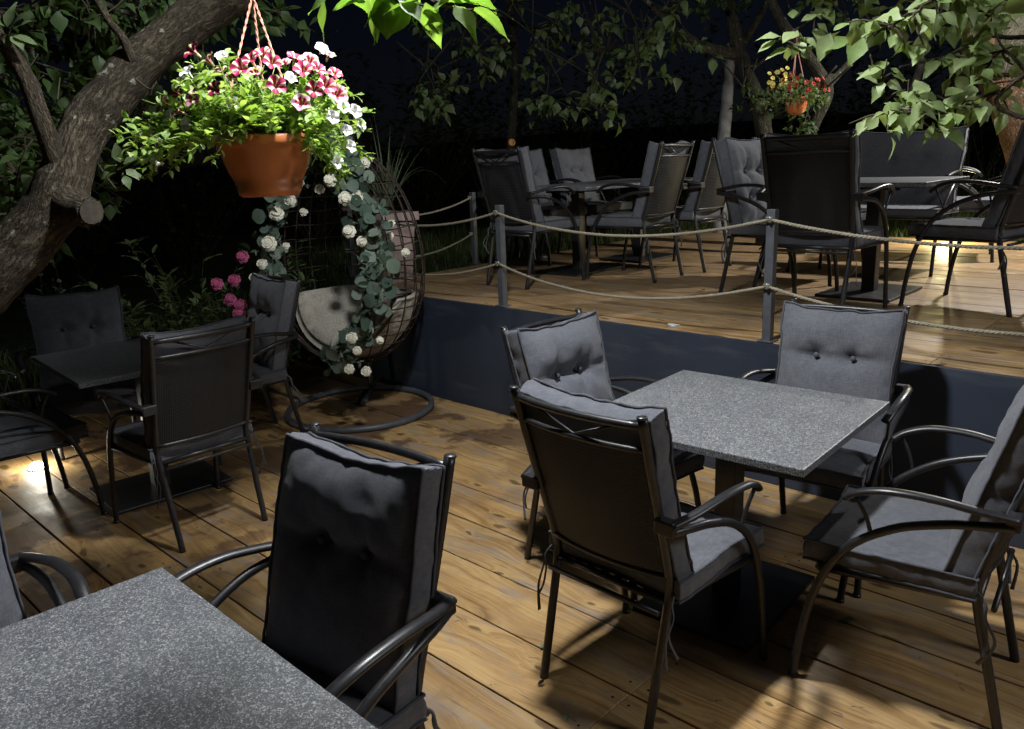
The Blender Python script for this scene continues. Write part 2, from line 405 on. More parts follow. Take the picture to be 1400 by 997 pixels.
M['ground'] = n.done(n.ramp(n.noise(co, 4, 6, .7), [(.3, (.012, .018, .008)), (.7, (.04, .055, .02))]), .95, .1, n.noise(co, 30, 5), .8, .05)
n = NT('dark_void'); M['under'] = n.done((.015, .012, .01), .95, .1)
n = NT('white_board'); co = obj_co(n); M['whiteboard'] = n.done(n.ramp(n.noise(co, 20, 3), [(.3, (.6, .6, .58)), (.7, (.8, .8, .78))]), .6, .3)
def emis(name, col, st):
    n = NT(name); e = n.n('ShaderNodeEmission', {0: (*col, 1), 1: st}); n.t.links.new(e.outputs[0], n.out.inputs[0]); return n.mat
M['glow_white'] = emis('lit_lens_white', (1, .95, .82), 60)
M['glow_warm'] = emis('lit_lens_warm', (1, .86, .4), 25)
n = NT('frosted_lens'); M['lens'] = n.done((.72, .74, .74), .3, .5)
n = NT('brown_mesh'); M['brownmesh'] = n.done((.05, .03, .024), .6, .3)

# ---------------------------------------------------------------- ground and decks
def hgt(x, y):
    def ss(a, b, t):
        t = max(0, min(1, (t - a) / (b - a))); return t * t * (3 - 2 * t)
    h = -.12
    h += (.62) * ss(3.8, 6.0, y) if x < -5.0 else (.62) * ss(3.7, 4.2, y)
    h += max(0, y - 8.4) * .055 * ss(8, 12, y)
    if x < -5.6 and y < 4.5: h += .02 * (-5.6 - x)
    return h + .03 * noise.noise(V((x * .8, y * .8, 0))) + (.4 * noise.noise(V((x * .07, y * .07, 3))) if abs(x) + abs(y) > 22 else 0)
g = MB(); xs = [-70, -50, -35, -26, -20, -16] + [-13 + .5 * i for i in range(40)] + [8, 11, 15, 22, 35, 60]
ys = [-60, -40, -25, -15, -8, -4] + [-2 + .5 * i for i in range(38)] + [18, 21, 25, 30, 40, 60, 80]
vs = [(x, y, hgt(x, y)) for y in ys for x in xs]; W = len(xs)
g.add(vs, [(j * W + i, j * W + i + 1, (j + 1) * W + i + 1, (j + 1) * W + i) for j in range(len(ys) - 1) for i in range(W - 1)])
tag(g.build('grass_ground', M['ground']), kind='structure')

def boards(name, x0, x1, y0, n_, bw, z, mat, joints, gap=.0075, ymax=99):
    mb = MB(); brand = []; screws = []
    for k in range(n_):
        cuts = joints(k); seg = [x0] + sorted(c for c in cuts if x0 + .3 < c < x1 - .3) + [x1]
        for a, b in zip(seg[:-1], seg[1:]):
            dz = rnd.uniform(-.0015, .0015); gp = gap * rnd.uniform(.7, 1.35)
            ya, yb = y0 + k * bw + gp / 2, min(y0 + (k + 1) * bw - gp / 2, ymax)
            b0 = len(mb.f)
            c = .0018
            vs = []
            for (zz, ins) in ((z - .03 + dz, 0), (z - c + dz, 0), (z + dz, c)):
                vs += [(a + .0015 + ins, ya + ins, zz), (b - .0015 - ins, ya + ins, zz), (b - .0015 - ins, yb - ins, zz), (a + .0015 + ins, yb - ins, zz)]
            fs = [(8, 9, 10, 11), (3, 2, 1, 0)]
            for q in (0, 4):
                for i in range(4): fs.append((q + i, q + (i + 1) % 4, q + 4 + (i + 1) % 4, q + 4 + i))
            mb.add(vs, fs, 0, False)
            brand += [rnd.random()] * (len(mb.f) - b0)
            for ex in (a, b):
                if ex in (x0, x1): continue
                for yy in (ya + .045, yb - .045):
                    xx = ex + (.03 if ex == a else -.03) + rnd.uniform(-.004, .004)
                    b0 = len(mb.f)
                    ring = [(xx + .0045 * math.cos(t), yy + .0045 * math.sin(t), z + dz + .0012) for t in [2 * PI * i / 8 for i in range(8)]]
                    mb.add(ring, [tuple(range(8))], 1, False); brand += [0.0] * (len(mb.f) - b0)
    o = mb.build(name, [mat, M['under']])
    at = o.data.attributes.new('board', 'FLOAT', 'FACE'); at.data.foreach_set('value', brand)
    tag(o, kind='structure'); return o
jl = {}
def joints_low(k):
    v = .963 + .2645 * (k - 12)
    r = random.Random(k * 5 + 1)
    base = -1.25 if k % 2 == 0 else -4.15
    if 1.4 < v < 1.8 or 2.7 < v < 3.1: base = -1.25
    elif k % 2 == 0: base = r.choice([-1.25, -3.2])
    return [base - 4.0, base, base + 4.0]
boards('lower_deck', -6.1, 5.2, .963 - .2645 * 12, 22, .2645, 0.0, M['deck'], joints_low, ymax=3.517)
u = MB(); u.box((-.45, .70, -.075), (11.2, 5.6, .05)); tag(u.build('lower_deck_base', M['under']), kind='structure')
def joints_up(k):
    r = random.Random(k * 3 + 2); b = r.choice([-4.2, -3.1, -2.2, -1.0]); return [b - 3.5, b, b + 3.2]
DX0 = -5.15
boards('raised_deck', DX0 + .024, 5.2, 3.5405, 23, .212, ZD, M['deck_up'], joints_up)
u = MB(); u.box((.04, 5.985, ZD - .10), (10.30, 4.86, .11)); tag(u.build('raised_deck_base', M['under']), kind='structure')
# riser: sheet panels along the front and left side of the raised terrace
u = MB()
xs = [DX0, -3.4, -1.2, 1.0, 3.2, 5.2]
for a, b in zip(xs[:-1], xs[1:]): u.bbox(((a + b) / 2, 3.53, (ZD - .003) / 2 - .02), (b - a - .002, .02, ZD - .003 + .04), .0015)
u.bbox((DX0 + .012, 5.98, (ZD - .003) / 2 - .02), (.02, 4.87, ZD - .003 + .04), .0015)
tag(u.build('terrace_riser', M['navy']), 'dark navy sheet-metal riser wall under the edge of the raised wooden terrace', 'wall', kind='structure')

# ---------------------------------------------------------------- chair
def cushion(w, h, T, seed, rows, puff=.03, ear=.012, wr=1.0, dim=.030):
    r = random.Random(seed); nx, nz = 38, 44; mb = MB(); o3 = V((seed * 3.7, seed * 1.3, 0))
    ph = [r.uniform(0, 6.28) for _ in range(8)]
    def outline(s, t):
        x = s * w / 2; z = t * h
        e = abs(s) ** 3 * abs(2 * t - 1) ** 3
        x *= 1 + .02 * math.sin(6.28 * t * 1.1 + ph[0]) * abs(s) - .018 * (1 - (2 * t - 1) ** 2) * abs(s)
        x += (.004 * noise.noise(V((t * 9, s, 0)) + o3)) * abs(s)
        z += ear * e * (1 if t > .5 else -1) - .010 * (1 - s * s) * (2 * t - 1) + .006 * noise.noise(V((s * 4, t * 2, 5)) + o3) * abs(2 * t - 1) * wr
        return x, z
    grid = []
    for j in range(nz + 1):
        for i in range(nx + 1):
            s = -1 + 2 * i / nx; t = j / nz
            # denser sampling near borders
            s = math.sin(s * PI / 2 * .97) / math.sin(PI / 2 * .97)
            x, z = outline(s, t)
            pf = (1 - abs(s) ** 4.5) * (1 - abs(2 * t - 1) ** 4.5)
            y = T + puff * pf
            for bz, bxs in rows:
                zc = bz + .004 * noise.noise(V((x * 14, seed, 2)))
                y -= pf * .011 * wr * math.exp(-((z - zc) / .016) ** 2) * (1 - .55 * abs(s))
                y -= pf * .008 * wr * math.exp(-((z - zc) / .05) ** 2)
                for bx in bxs:
                    d = math.hypot(x - bx, z - bz)
                    y -= dim * .62 * math.exp(-(d / .028) ** 2) + dim * .5 * math.exp(-(d / .075) ** 2) * pf
                    a = math.atan2(z - bz, x - bx)
                    y += pf * wr * .0045 * math.sin(5 * a + ph[1] + bx * 30) * math.exp(-(d / .10) ** 2) * min(1, d / .03)
                    xl = bx + .008 * math.sin(z * 20 + ph[2])
                    dn = math.exp(-((x - xl) / .013) ** 2)
                    y -= pf * .009 * wr * dn * (math.exp(-abs(z - bz) / .16))
            q = V((x, z, 0))
            y += pf * wr * (.006 * noise.noise(q * 9 + o3) + .0035 * (1 - abs(noise.noise(q * V((16, 22, 1)).x + o3)) * 2) * .8)
            ed = min(1 - abs(s), (1 - abs(2 * t - 1)))
            y += wr * .004 * math.sin(70 * (x + z) + 6 * noise.noise(q * 12 + o3)) * math.exp(-ed / .05) * pf ** .3
            grid.append((x, y, z))
    W1 = nx + 1
    mb.add(grid, [(j * W1 + i, j * W1 + i + 1, (j + 1) * W1 + i + 1, (j + 1) * W1 + i) for j in range(nz) for i in range(nx)])
    # border loop
    loop = [i for i in range(W1)] + [j * W1 + nx for j in range(1, nz + 1)] + [nz * W1 + i for i in range(nx - 1, -1, -1)] + [j * W1 for j in range(nz - 1, 0, -1)]
    L = len(loop); rings = []
    for fr, ins in ((1, 0), (.72, .004), (.45, .005), (.2, .003), (0, 0)):
        ring = []
        for k, idx in enumerate(loop):
            x, y, z = grid[idx]
            wv = .0035 * wr * noise.noise(V((x * 25, z * 25, fr * 3)) + o3)
            sx = 1 + (2 * ins + 2 * wv) / w; sz = (ins + wv)
            zz = h / 2 + (z - h / 2) * (1 + 2 * sz / h)
            ring.append((x * sx, y * fr, zz))
        rings.append(ring)
    vs = [p for rg in rings for p in rg]
    mb.add(vs, [(a * L + (k + 1) % L, a * L + k, (a + 1) * L + k, (a + 1) * L + (k + 1) % L) for a in range(4) for k in range(L)])
    bk = []
    for j in range(7):
        for i in range(7):
            s = -1 + 2 * i / 6; t = j / 6; x, z = outline(s, t); bk.append((x, -.008 * (1 - s * s) * (1 - (2 * t - 1) ** 2), z))
    mb.add(bk, [(j * 7 + i, (j + 1) * 7 + i, (j + 1) * 7 + i + 1, j * 7 + i + 1) for j in range(6) for i in range(6)])
    # piping along both borders
    for fr in (1, 0):
        pth = []
        for k, idx in enumerate(loop):
            x, y, z = grid[idx]; dx = x / (w / 2); dz = (z - h / 2) / (h / 2)
            mx = max(abs(dx), abs(dz)); wv = .002 * noise.noise(V((x * 40, z * 40, fr)) + o3)
            ox = (.003 + wv) * (dx if abs(dx) > .93 else 0); oz = (.003 + wv) * (dz if abs(dz) > .93 else 0)
            pth.append((x + ox, y * fr + (.002 if fr else -.001) + wv, z + oz))
        mb.tube(pth, .0042, 6, 1, closed=True)
    return mb, [V((bx, T + puff - dim * 1.05, bz)) for bz, bxs in rows for bx in bxs]

BACK_ANG = math.atan2(.31 - .165, .968 - .44)
def xf_mb(mb, mat):
    o = MB(); o.v = [tuple(mat @ V(p)) for p in mb.v]; o.f, o.m, o.sm = mb.f, mb.m, mb.sm; return o
def back_y(z): return -.165 - math.tan(BACK_ANG) * (z - .44)
CUSH = {}
def cush_set(k):
    if k in CUSH: return CUSH[k]
    rows = {0: [(.33, (-.072, .072))], 1: [(.325, (-.06, .075))], 2: [(.315, (-.085, .06))], 3: [(.325, (-.08, .08)), (.16, (-.08, .08))], 4: [(.32, (-.07, .075))]}[k]
    bmb, bts = cushion(.450, .525, .068, k + 3, rows, .042 if k in (1, 3) else .036, wr=1.25 + .4 * (k in (1, 3)), dim=.042 if k in (1, 3) else .032)
    mt = Matrix.Translation(V((0, back_y(.435) + .016, .435))) @ Matrix.Rotation(BACK_ANG, 4, 'X')
    bmb = xf_mb(bmb, mt)
    smb, _ = cushion(.475, .445, .058, k + 31, [(.24, (-.09, .09))] if k in (1, 3) else [], .014, .004, .7, .012)
    # lay the seat cushion flat: local z -> forward (+y), local y -> up
    ms = Matrix.Translation(V((0, -.155, .400))) @ Matrix(((1, 0, 0, 0), (0, 0, 1, 0), (0, 1, 0, 0), (0, 0, 0, 1)))
    smb = xf_mb(smb, ms); smb.f = [tuple(reversed(f)) for f in smb.f]
    bm_ = []
    for b in bts:
        q = MB(); c = mt @ b; nrm = mt.to_3x3() @ V((0, 1, 0))
        q.tube([c - nrm * .004, c + nrm * .002, c + nrm * .006, c + nrm * .008], [.011, .0115, .009, .003], 12)
        bm_.append(q)
    CUSH[k] = (bmb, smb, bm_); return CUSH[k]

rear_path = lambda s: spline([(s * .200, -.25, 0), (s * .203, -.205, .2), (s * .207, -.162, .40), (s * .210, -.168, .47), (s * .214, -.198, .58), (s * .219, back_y(.8), .8), (s * .223, back_y(.968), .968)], 5)
def xpost(z): return .21 + .013 * (z - .47) / .5
def make_chair(k):
    root = empty('garden_chair')
    bmb, smb, btn = cush_set(k)
    for s in (-1, 1):
        q = MB(); q.tube(rear_path(s), .0135, 10)
        q.lathe([(.0, .0), (.0142, .0), (.0146, .004), (.0135, .006), (0, .0065)], (s * .2235, back_y(.968) - .001, .966), 12)
        q.build('rear_leg', M['metal'], root)
    for s in (-1, 1):
        q = MB(); p = spline([(s * .258, .30, 0), (s * .256, .283, .16), (s * .258, .245, .33), (s * .266, .17, .475), (s * .277, .05, .572), (s * .284, -.08, .622), (s * .277, -.17, .637), (s * .262, -.235, .642)], 5)
        q.tube(p, .0125, 10)
        q.lathe([(0, 0), (.015, 0), (.015, .012), (0, .012)], (s * .258, .30, 0), 10)
        q.build('front_leg', M['metal'], root)
    for s in (-1, 1):
        q = MB(); p = spline([(s * .262, -.24, .662), (s * .285, -.16, .676), (s * .300, -.05, .692), (s * .302, .06, .690), (s * .292, .135, .668), (s * .280, .175, .640)], 5)
        q.tube(p, .0165, 12, flat=.62, up=(0, 0, 1))
        q.tube(spline([(s * .287, .15, .655), (s * .280, .12, .60), (s * .272, .10, .53)], 3), .006, 6)
        q.build('armrest', M['metal'], root)
    for s in (-1, 1):
        q = MB(); q.bbox((s * .243, back_y(.652) - .005, .652), (.062, .036, .042), .005); q.build('bracket', M['metal'], root)
    q = MB()
    def rail(z, bow, r, zb=0):
        x = xpost(z); return [(-x + 2 * x * i / 12, back_y(z) - bow * (1 - (2 * i / 12 - 1) ** 2), z + zb * (1 - (2 * i / 12 - 1) ** 2)) for i in range(13)]
    q.tube(rail(.943, .028, 0), .0115, 8); q.build('top_rail', M['metal'], root)
    q = MB(); q.tube(rail(.872, .028, 0), .0085, 8); q.build('middle_rail', M['metal'], root)
    q = MB(); q.tube(rail(.47, .024, 0), .009, 8); q.build('bottom_rail', M['metal'], root)
    q = MB(); q.tube([(-.15, back_y(.94) - .016, .937), (-.004, back_y(.876) - .027, .88), (.004, back_y(.876) - .027, .88), (.15, back_y(.94) - .016, .937)], .0045, 6)
    q.build('brace', M['metal'], root)
    q = MB(); nx, nz = 14, 12; vs = []
    for j in range(nz + 1):
        z = .474 + (.868 - .474) * j / nz
        for i in range(nx + 1):
            s = -1 + 2 * i / nx; vs.append((s * (xpost(z) - .010), back_y(z) - (.027 + .012 * math.sin(PI * j / nz)) * (1 - s * s), z))
    q.add(vs, [(j * (nx + 1) + i, j * (nx + 1) + i + 1, (j + 1) * (nx + 1) + i + 1, (j + 1) * (nx + 1) + i) for j in range(nz) for i in range(nx)])
    q.build('back_panel', M['mesh'], root)
    q = MB(); zs = .388
    q.tube([(-.207, -.165, zs), (.207, -.165, zs)], .011, 8); q.tube([(-.25, .245, zs), (.25, .245, zs)], .011, 8)
    for s in (-1, 1): q.tube([(s * .207, -.165, zs), (s * .252, .245, zs)], .011, 8)
    for i in range(8):
        x = -.18 + .36 * i / 7; q.box((x, .04, zs + .006), (.026, .40, .008))
    q.tube([(-.203, -.205, .2 + .17), (.203, -.205, .2 + .17)], .008, 8)
    q.build('seat_frame', M['metal'], root)
    sc = smb.build('seat_cushion', [M['canvas'], M['piping']], root)
    for s in (-1, 1):
        q = MB(); r = random.Random(k * 9 + s)
        for e in range(2):
            x0 = s * .222; p = [(x0, -.15, .43), (x0 + s * .012, -.185, .40), (x0 + s * (.010 + .01 * e), -.190, .36), (x0 + s * r.uniform(.01, .04), -.20 - .02 * e, .30), (x0 + s * r.uniform(-.01, .05), -.20 + r.uniform(-.05, .02), .25 - .04 * e)]
            p = spline(p, 5); q.tube(p, lerps([.005, .005, .004, .005, .007], 5), 6, flat=.2, up=(1, 0, 0))
        q.build('tie_ribbon', M['ribbon'], sc)
    bc = bmb.build('back_cushion', [M['canvas'], M['piping']], root)
    for b in btn: b.build('button', M['piping'], bc)
    return root
PROTO = {}
CH = [  # name, x, y, rot, z, cushion kind, label, group
 ('A', -1.296, 1.889, -1.7, 0, 0, 'chair seen from behind with mesh back, nearest side of the right foreground granite table', 1),
 ('B', -1.821, 2.386, -91.3, 0, 1, 'chair with deeply tufted grey cushion, at the left side of the right foreground granite table', 1),
 ('C', -1.235, 3.013, 186.5, 0, 0, 'grey chair facing the viewer with its back to the navy riser wall, two buttons showing', 1),
 ('D', -.65, 2.45, 96.6, 0, 4, 'chair seen from its side at the right edge of the photo, seat cushion fully visible', 1),
 ('E', -1.445, .762, 187.6, 0, 2, 'large foreground chair in shadow, only its cushion top lit, facing the nearest table', 1),
 ('F', -1.985, .20, -90, 0, 4, 'chair cut off by the left edge of the photo beside the nearest granite table', 1),
 ('G', -3.519, 1.475, 91.1, 0, 2, 'dark chair seen from behind with brownish mesh back, at the table on the left', 1),
 ('H', -4.661, 1.459, -107.5, 0, 0, 'dim chair facing the viewer on the far side of the very dark left table', 1),
 ('J', -4.37, 2.22, 174, 0, 1, 'chair between the left table and the hanging egg chair, turned sideways', 1),
 ('K', -4.22, .91, 0, 0, 4, 'dark chair at the near side of the left table, only its seat and arms visible', 1),
 ('L', -4.001, 4.37, -1.7, ZD, 4, 'dark chair seen from behind on the raised terrace, leftmost, behind the rope post', 2),
 ('M', -4.78, 5.42, -92, ZD, 2, 'raised-terrace chair with lit grey cushion, just right of the leftmost chair back', 2),
 ('N', -4.80, 6.12, -94, ZD, 1, 'raised-terrace chair with lit cushion, farthest back behind the left pair of tables', 2),
 ('O', -3.464, 4.985, 93.6, ZD, 0, 'raised-terrace chair with mesh back turned to the viewer, right of the left tables', 2),
 ('P', -3.42, 5.62, 91, ZD, 1, 'raised-terrace chair half hidden behind the mesh-backed chair at the left pair of tables', 2),
 ('Q', -2.296, 4.758, -94.2, ZD, 3, 'raised-terrace chair with plump heavily tufted back cushion in the middle, facing right', 2),
 ('R', -2.42, 5.53, -93, ZD, 3, 'raised-terrace chair almost hidden between the heavily tufted chair and big black chair back', 2),
 ('S', -1.80, 4.30, 2.5, ZD, 4, 'big black chair back on the raised terrace, right of the middle rope post', 2),
 ('U', -1.19, 4.99, 80, ZD, 0, 'dark chair in side view at the right edge of the raised terrace', 2),
 ('W', -1.93, 7.05, -75, ZD, 2, 'dark chair far at the back of the raised terrace, right of the wide bench', 2),
]
GR = {1: 'cushioned chairs on the lower deck', 2: 'cushioned chairs on the raised deck'}
for nm, x, y, r, z, kd, lab, gr in CH:
    if kd not in PROTO: o = PROTO[kd] = make_chair(kd)
    else: o = copy_tree(PROTO[kd])
    o.location = (x, y, z); o.rotation_euler = (0, 0, rad(r)); tag(o, lab, 'chair', GR[gr])

# wide bench behind the right-hand raised table
def make_bench(loc, rz):
    root = empty('garden_bench', loc, rz); w = .37
    for s in (-1, 1):
        q = MB(); q.tube([(s * w * .97, y, z) for _, y, z in rear_path(1)], .0135, 10); q.build('rear_leg', M['metal'], root)
    for s in (-1, 1):
        q = MB(); q.tube(spline([(s * (w + .02), .30, 0), (s * (w + .02), .245, .33), (s * (w + .03), .05, .572), (s * w, -.235, .642)], 6), .0125, 10); q.build('front_leg', M['metal'], root)
    for s in (-1, 1):
        q = MB(); q.tube(spline([(s * w, -.24, .662), (s * (w + .03), -.05, .692), (s * (w + .02), .135, .668)], 6), .0165, 10, flat=.62, up=(0, 0, 1)); q.build('armrest', M['metal'], root)
    q = MB(); q.tube([(-w, back_y(.943), .943), (w, back_y(.943), .943)], .0115, 8); q.tube([(-w, back_y(.47), .47), (w, back_y(.47), .47)], .009, 8)
    q.tube([(-w, -.165, .388), (w, -.165, .388)], .011, 8); q.tube([(-w, .245, .388), (w, .245, .388)], .011, 8)
    for i in range(12): q.box((-w + .05 + (2 * w - .1) * i / 11, .04, .394), (.026, .40, .008))
    q.build('bench_frame', M['metal'], root)
    bmb, bts = cushion(.76, .555, .06, 50, [(.36, (-.12, .1))], .03, wr=1.3, dim=.03)
    mt = Matrix.Translation(V((0, back_y(.43) + .016, .43))) @ Matrix.Rotation(BACK_ANG, 4, 'X')
    bc = xf_mb(bmb, mt).build('back_cushion', [M['canvas'], M['piping']], root)
    smb, _ = cushion(.76, .47, .045, 51, [], .014, .004, .7)
    ms = Matrix.Translation(V((0, -.19, .405))) @ Matrix(((1, 0, 0, 0), (0, 0, 1, 0), (0, 1, 0, 0), (0, 0, 0, 1)))
    smb = xf_mb(smb, ms); smb.f = [tuple(reversed(f)) for f in smb.f]; smb.build('seat_cushion', [M['canvas'], M['piping']], root)
    tag(root, 'wide dark cushioned seat with its back to the garden, behind the right raised-terrace table', 'bench')
make_bench((-2.12, 6.27, ZD), rad(180))

# ---------------------------------------------------------------- tables
def make_table(w, d, h):
    root = empty('granite_table')
    q = MB(); q.bbox((0, 0, h - .0125), (w, d, .025), .003); q.build('table_top', M['granite'], root)
    q = MB(); q.bbox((0, 0, h - .0305), (.42, .42, .011), .002)
    for a in (0, PI / 2): q.box((0, 0, h - .045), (.5, .04, .018), a + .78)
    q.build('top_plate', M['metal'], root)
    q = MB(); q.bbox((0, 0, (h - .055) / 2 + .006), (.078, .078, h - .065), .004); q.build('pedestal', M['metal'], root)
    q = MB(); q.bbox((0, 0, .011), (.44, .59, .016), .003)
    for s in (-1, 1):
        for t in (-1, 1): q.box((s * .19, t * .26, .0015), (.03, .03, .003))
    q.build('base_plate', M['metal'], root)
    return root
TB = [(.815, .785, .72, -1.312, 2.452, 2.8, 0, 'speckled grey granite table in the right foreground with four chairs round it'),
      (.83, .80, .72, -1.353, .236, -.4, 0, 'nearest granite table, its bright speckled top filling the bottom left corner'),
      (.80, .80, .72, -4.09, 1.545, -3.5, 0, 'very dark table on the left under the leaning tree trunk'),
      (.80, .80, .675, -4.09, 5.05, 0, ZD, 'table on the raised terrace nearest the left rope post, pedestal clearly visible'),
      (.80, .80, .675, -4.12, 5.93, 1, ZD, 'table on the raised terrace pushed against the far side of the left one'),
      (.80, .80, .69, -1.83, 5.12, 0, ZD, 'table on the right of the raised terrace behind the big black chair back')]
for w, d, h, x, y, r, z, lab in TB:
    o = make_table(w, d, h); o.location = (x, y, z); o.rotation_euler = (0, 0, rad(r)); tag(o, lab, 'table', 'square granite pedestal tables')

# ---------------------------------------------------------------- rope fence
def rope_post(x, y, z0, lab, h=.625):
    root = empty('rope_post', (x, y, z0))
    q = MB(); q.bbox((0, 0, h / 2), (.042, .042, h), .003); q.build('pole', M['post'], root)
    q = MB(); q.bbox((0, 0, .004), (.075, .075, .006), .001); q.build('foot_plate', M['post'], root)
    for z in (h - .045, h - .355):
        q = MB(); c = V((0, -.026, z)); q.tube([c + V((.011 * math.cos(t), -.008 + 0.004 * math.cos(2 * t), .011 * math.sin(t))) for t in [2 * PI * i / 12 for i in range(12)]], .003, 6, closed=True); q.build('eyelet', M['steel'], root)
    tag(root, lab, 'post', 'grey rope posts')
PX = [(DX0 + .05, 3.575), (-3.50, 3.56), (-1.73, 3.56), (.06, 3.56), (DX0 - .02, 4.93), (DX0 + .02, 6.75)]
labs = ['grey rope post at the terrace corner, hidden behind the flowered egg chair', 'short grey square post on the terrace edge, left of the two front rope posts', 'short grey square post in front of the big black chair back', 'grey rope post on the terrace edge beyond the right side of the photo', 'small dark rope post by the grass, behind the left front post', 'dark rope post at the far left edge of the raised terrace behind lit chairs']
for i, (x, y) in enumerate(PX):
    if i in (5,): continue
    rope_post(x, y, ZD - .0, labs[i])
def rope(a, b, sag, lab):
    a, b = V(a), V(b); L = (b - a).length; N = int(L * 90); mb = MB()
    c = []
    for i in range(N + 1):
        t = i / N; p = a.lerp(b, t); p.z -= sag * 4 * t * (1 - t); p.y += .01 * noise.noise(V((t * 5, L, 0))); c.append(p)
    d = (b - a).normalized(); sd = d.cross(V((0, 0, 1))).normalized(); upv = sd.cross(d)
    for k in range(3):
        pth = []
        for i, p in enumerate(c):
            an = 2 * PI * (k / 3 + i / N * L / .055); pth.append(p + (sd * math.cos(an) + upv * math.sin(an)) * .0043)
        mb.tube(pth, .0047, 5)
    for e in (a, b):   # knot
        mb.tube([e + V((.012 * math.cos(t), .010 * math.sin(t), .012 * math.sin(2 * t))) for t in [2 * PI * i / 14 for i in range(14)]], .006, 5, closed=True)
    o = mb.build('rope', M['rope'], origin=tuple(a)); tag(o, lab, 'rope', 'slack hemp ropes between the posts')
zt, zl = ZD + .58, ZD + .27
def pe(i, z): return (PX[i][0], PX[i][1] - .035, z)
rope(pe(1, zt), pe(2, zt), .105, 'upper hemp rope sagging between the two front posts')
rope(pe(1, zl), pe(2, zl), .125, 'lower hemp rope sagging between the two front posts')
rope(pe(2, zt), pe(3, zt), .085, 'upper rope running from the middle post to the right edge of the photo')
rope(pe(2, zl), pe(3, zl), .105, 'lower rope running from the middle post to the right edge of the photo')
rope(pe(1, zt), pe(0, zt), .10, 'upper rope from the left front post towards the egg chair')
rope(pe(1, zl), pe(0, zl), .12, 'lower rope from the left front post towards the egg chair')
rope(pe(4, zt), (DX0 + .05, 3.60, zt), .10, 'upper rope on the left side of the terrace, in front of the dark garden')
rope(pe(4, zl), (DX0 + .05, 3.60, zl), .12, 'lower rope on the left side of the terrace, in front of the shrubs')

# ---------------------------------------------------------------- recessed deck lights
def deck_disc(x, y, z, lab, mat, r=.035, dome=.0045):
    root = empty('deck_light', (x, y, z)); q = MB()
    q.lathe([(r, -.01), (r, .003), (r * .97, .005), (r * .86, .005), (r * .84, .002)], sides=24); q.build('rim', M['steel'], root)
    q = MB(); q.lathe([(r * .85, .0025), (r * .75, dome * .6), (r * .5, dome * .9), (0.0001, dome)], sides=24); q.build('lens', mat, root)
    tag(root, lab, 'light', 'round lights set into the decks')
deck_disc(-2.30, 3.63, ZD + .002, 'unlit white round light set flush into the raised terrace edge above the navy wall', M['lens'])
deck_disc(-4.95, 5.62, ZD + .002, 'unlit white round light set into the raised deck under the left chairs', M['lens'])
deck_disc(-4.93, 1.20, .002, 'small lit floor light glaring at the far left of the lower deck', M['glow_white'], .05, .035)
deck_disc(-2.24, 8.05, ZD + .002, 'small lit yellowish floor light at the back edge of the raised deck', M['glow_warm'], .04)

# ---------------------------------------------------------------- hanging baskets
def flower(kind, r):
    mb = MB(); N = 30
    prof = [(.10, -1.0), (.14, -.55), (.30, -.15), (.62, .06), (1.0, .10)]
    vs = []
    for rr, z in prof:
        for k in range(N):
            a = 2 * PI * k / N; lobe = 1 - .17 * abs(math.cos(2.5 * a)) ** 3 * (rr > .5) ; w = .08 * math.sin(5 * a + 1) * (rr > .5) + .05 * math.sin(11 * a) * (rr > .9)
            vs.append((r * rr * lobe * math.cos(a), r * rr * lobe * math.sin(a), r * (z + w)))
    fs = []; ms = []
    for i in range(len(prof) - 1):
        for k in range(N):
            f = (i * N + k, i * N + (k + 1) % N, (i + 1) * N + (k + 1) % N, (i + 1) * N + k)
            a = 2 * PI * (k + .5) / N; ph = (a * 5 / (2 * PI)) % 1; star = abs(ph - .0) < .17 or abs(ph - 1) < .17
            if kind == 'star': mt = 1 if (star and i > 0) or i == 0 else 0
            elif kind == 'mauve': mt = 1 if (star or i == 0) else (2 if i == 3 else 0)
            else: mt = 0
            if kind == 'star' and i == 3 and not star: mt = 0
            mb.add([vs[q] for q in f], [(0, 1, 2, 3)], mt, True)
    return mb
FLM = {'star': [M['magenta'], M['cream']], 'mauve': [M['magenta'], M['cream'], M['pinkish']], 'white': [M['white_p']]}
def weld(me):
    bm = bmesh.new(); bm.from_mesh(me); bmesh.ops.remove_doubles(bm, verts=bm.verts, dist=1e-5); bm.to_mesh(me); bm.free()
POT = at_d(370, 268, 2.45)        # centre of the pot's foot
pr = empty('hanging_flower_pot', POT)
q = MB()
q.lathe([(r_ * 1.13, z_ * .98) for r_, z_ in [(0, 0), (.070, 0), (.078, .004), (.085, .022), (.0825, .024), (.087, .030), (.0845, .033), (.090, .040), (.087, .043), (.099, .07), (.1095, .105), (.116, .135), (.1195, .148), (.1235, .150), (.1245, .158), (.124, .178), (.120, .181), (.116, .178), (.112, .13), (.09, .05)]], sides=48)
q.build('pot', M['terra'], pr)
q = MB(); q.lathe([(.128, .152), (.08, .165), (0.0001, .17)], sides=24); q.build('soil', M['soil'], pr)
hook = at_d(345, -6, 2.5) - POT
q = MB()
for a in (.4, 2.5, 4.6):
    e = V((.135 * math.cos(a), .135 * math.sin(a), .175)); Nn = 50
    for st in range(2):
        pth = [hook.lerp(e, i / Nn) + V((math.cos(i * 1.1 + st * PI), math.sin(i * 1.1 + st * PI), 0)) * .0022 for i in range(Nn + 1)]
        q.tube(pth, .0024, 5)
q.build('cord', M['cord'], pr)
q = MB(); q.bbox(tuple(hook + V((0, 0, .012))), (.022, .014, .036), .004); q.tube(spline([hook + V((0, 0, .03)), hook + V((0, 0, .08)), hook + V((.02, 0, .11)), hook + V((.045, 0, .09))], 6), .003, 6)
q.tube([hook + V((.03, 0, .10)), hook + V((.03, 0, .45))], .0025, 5)
q.build('hook', M['cord'], pr)
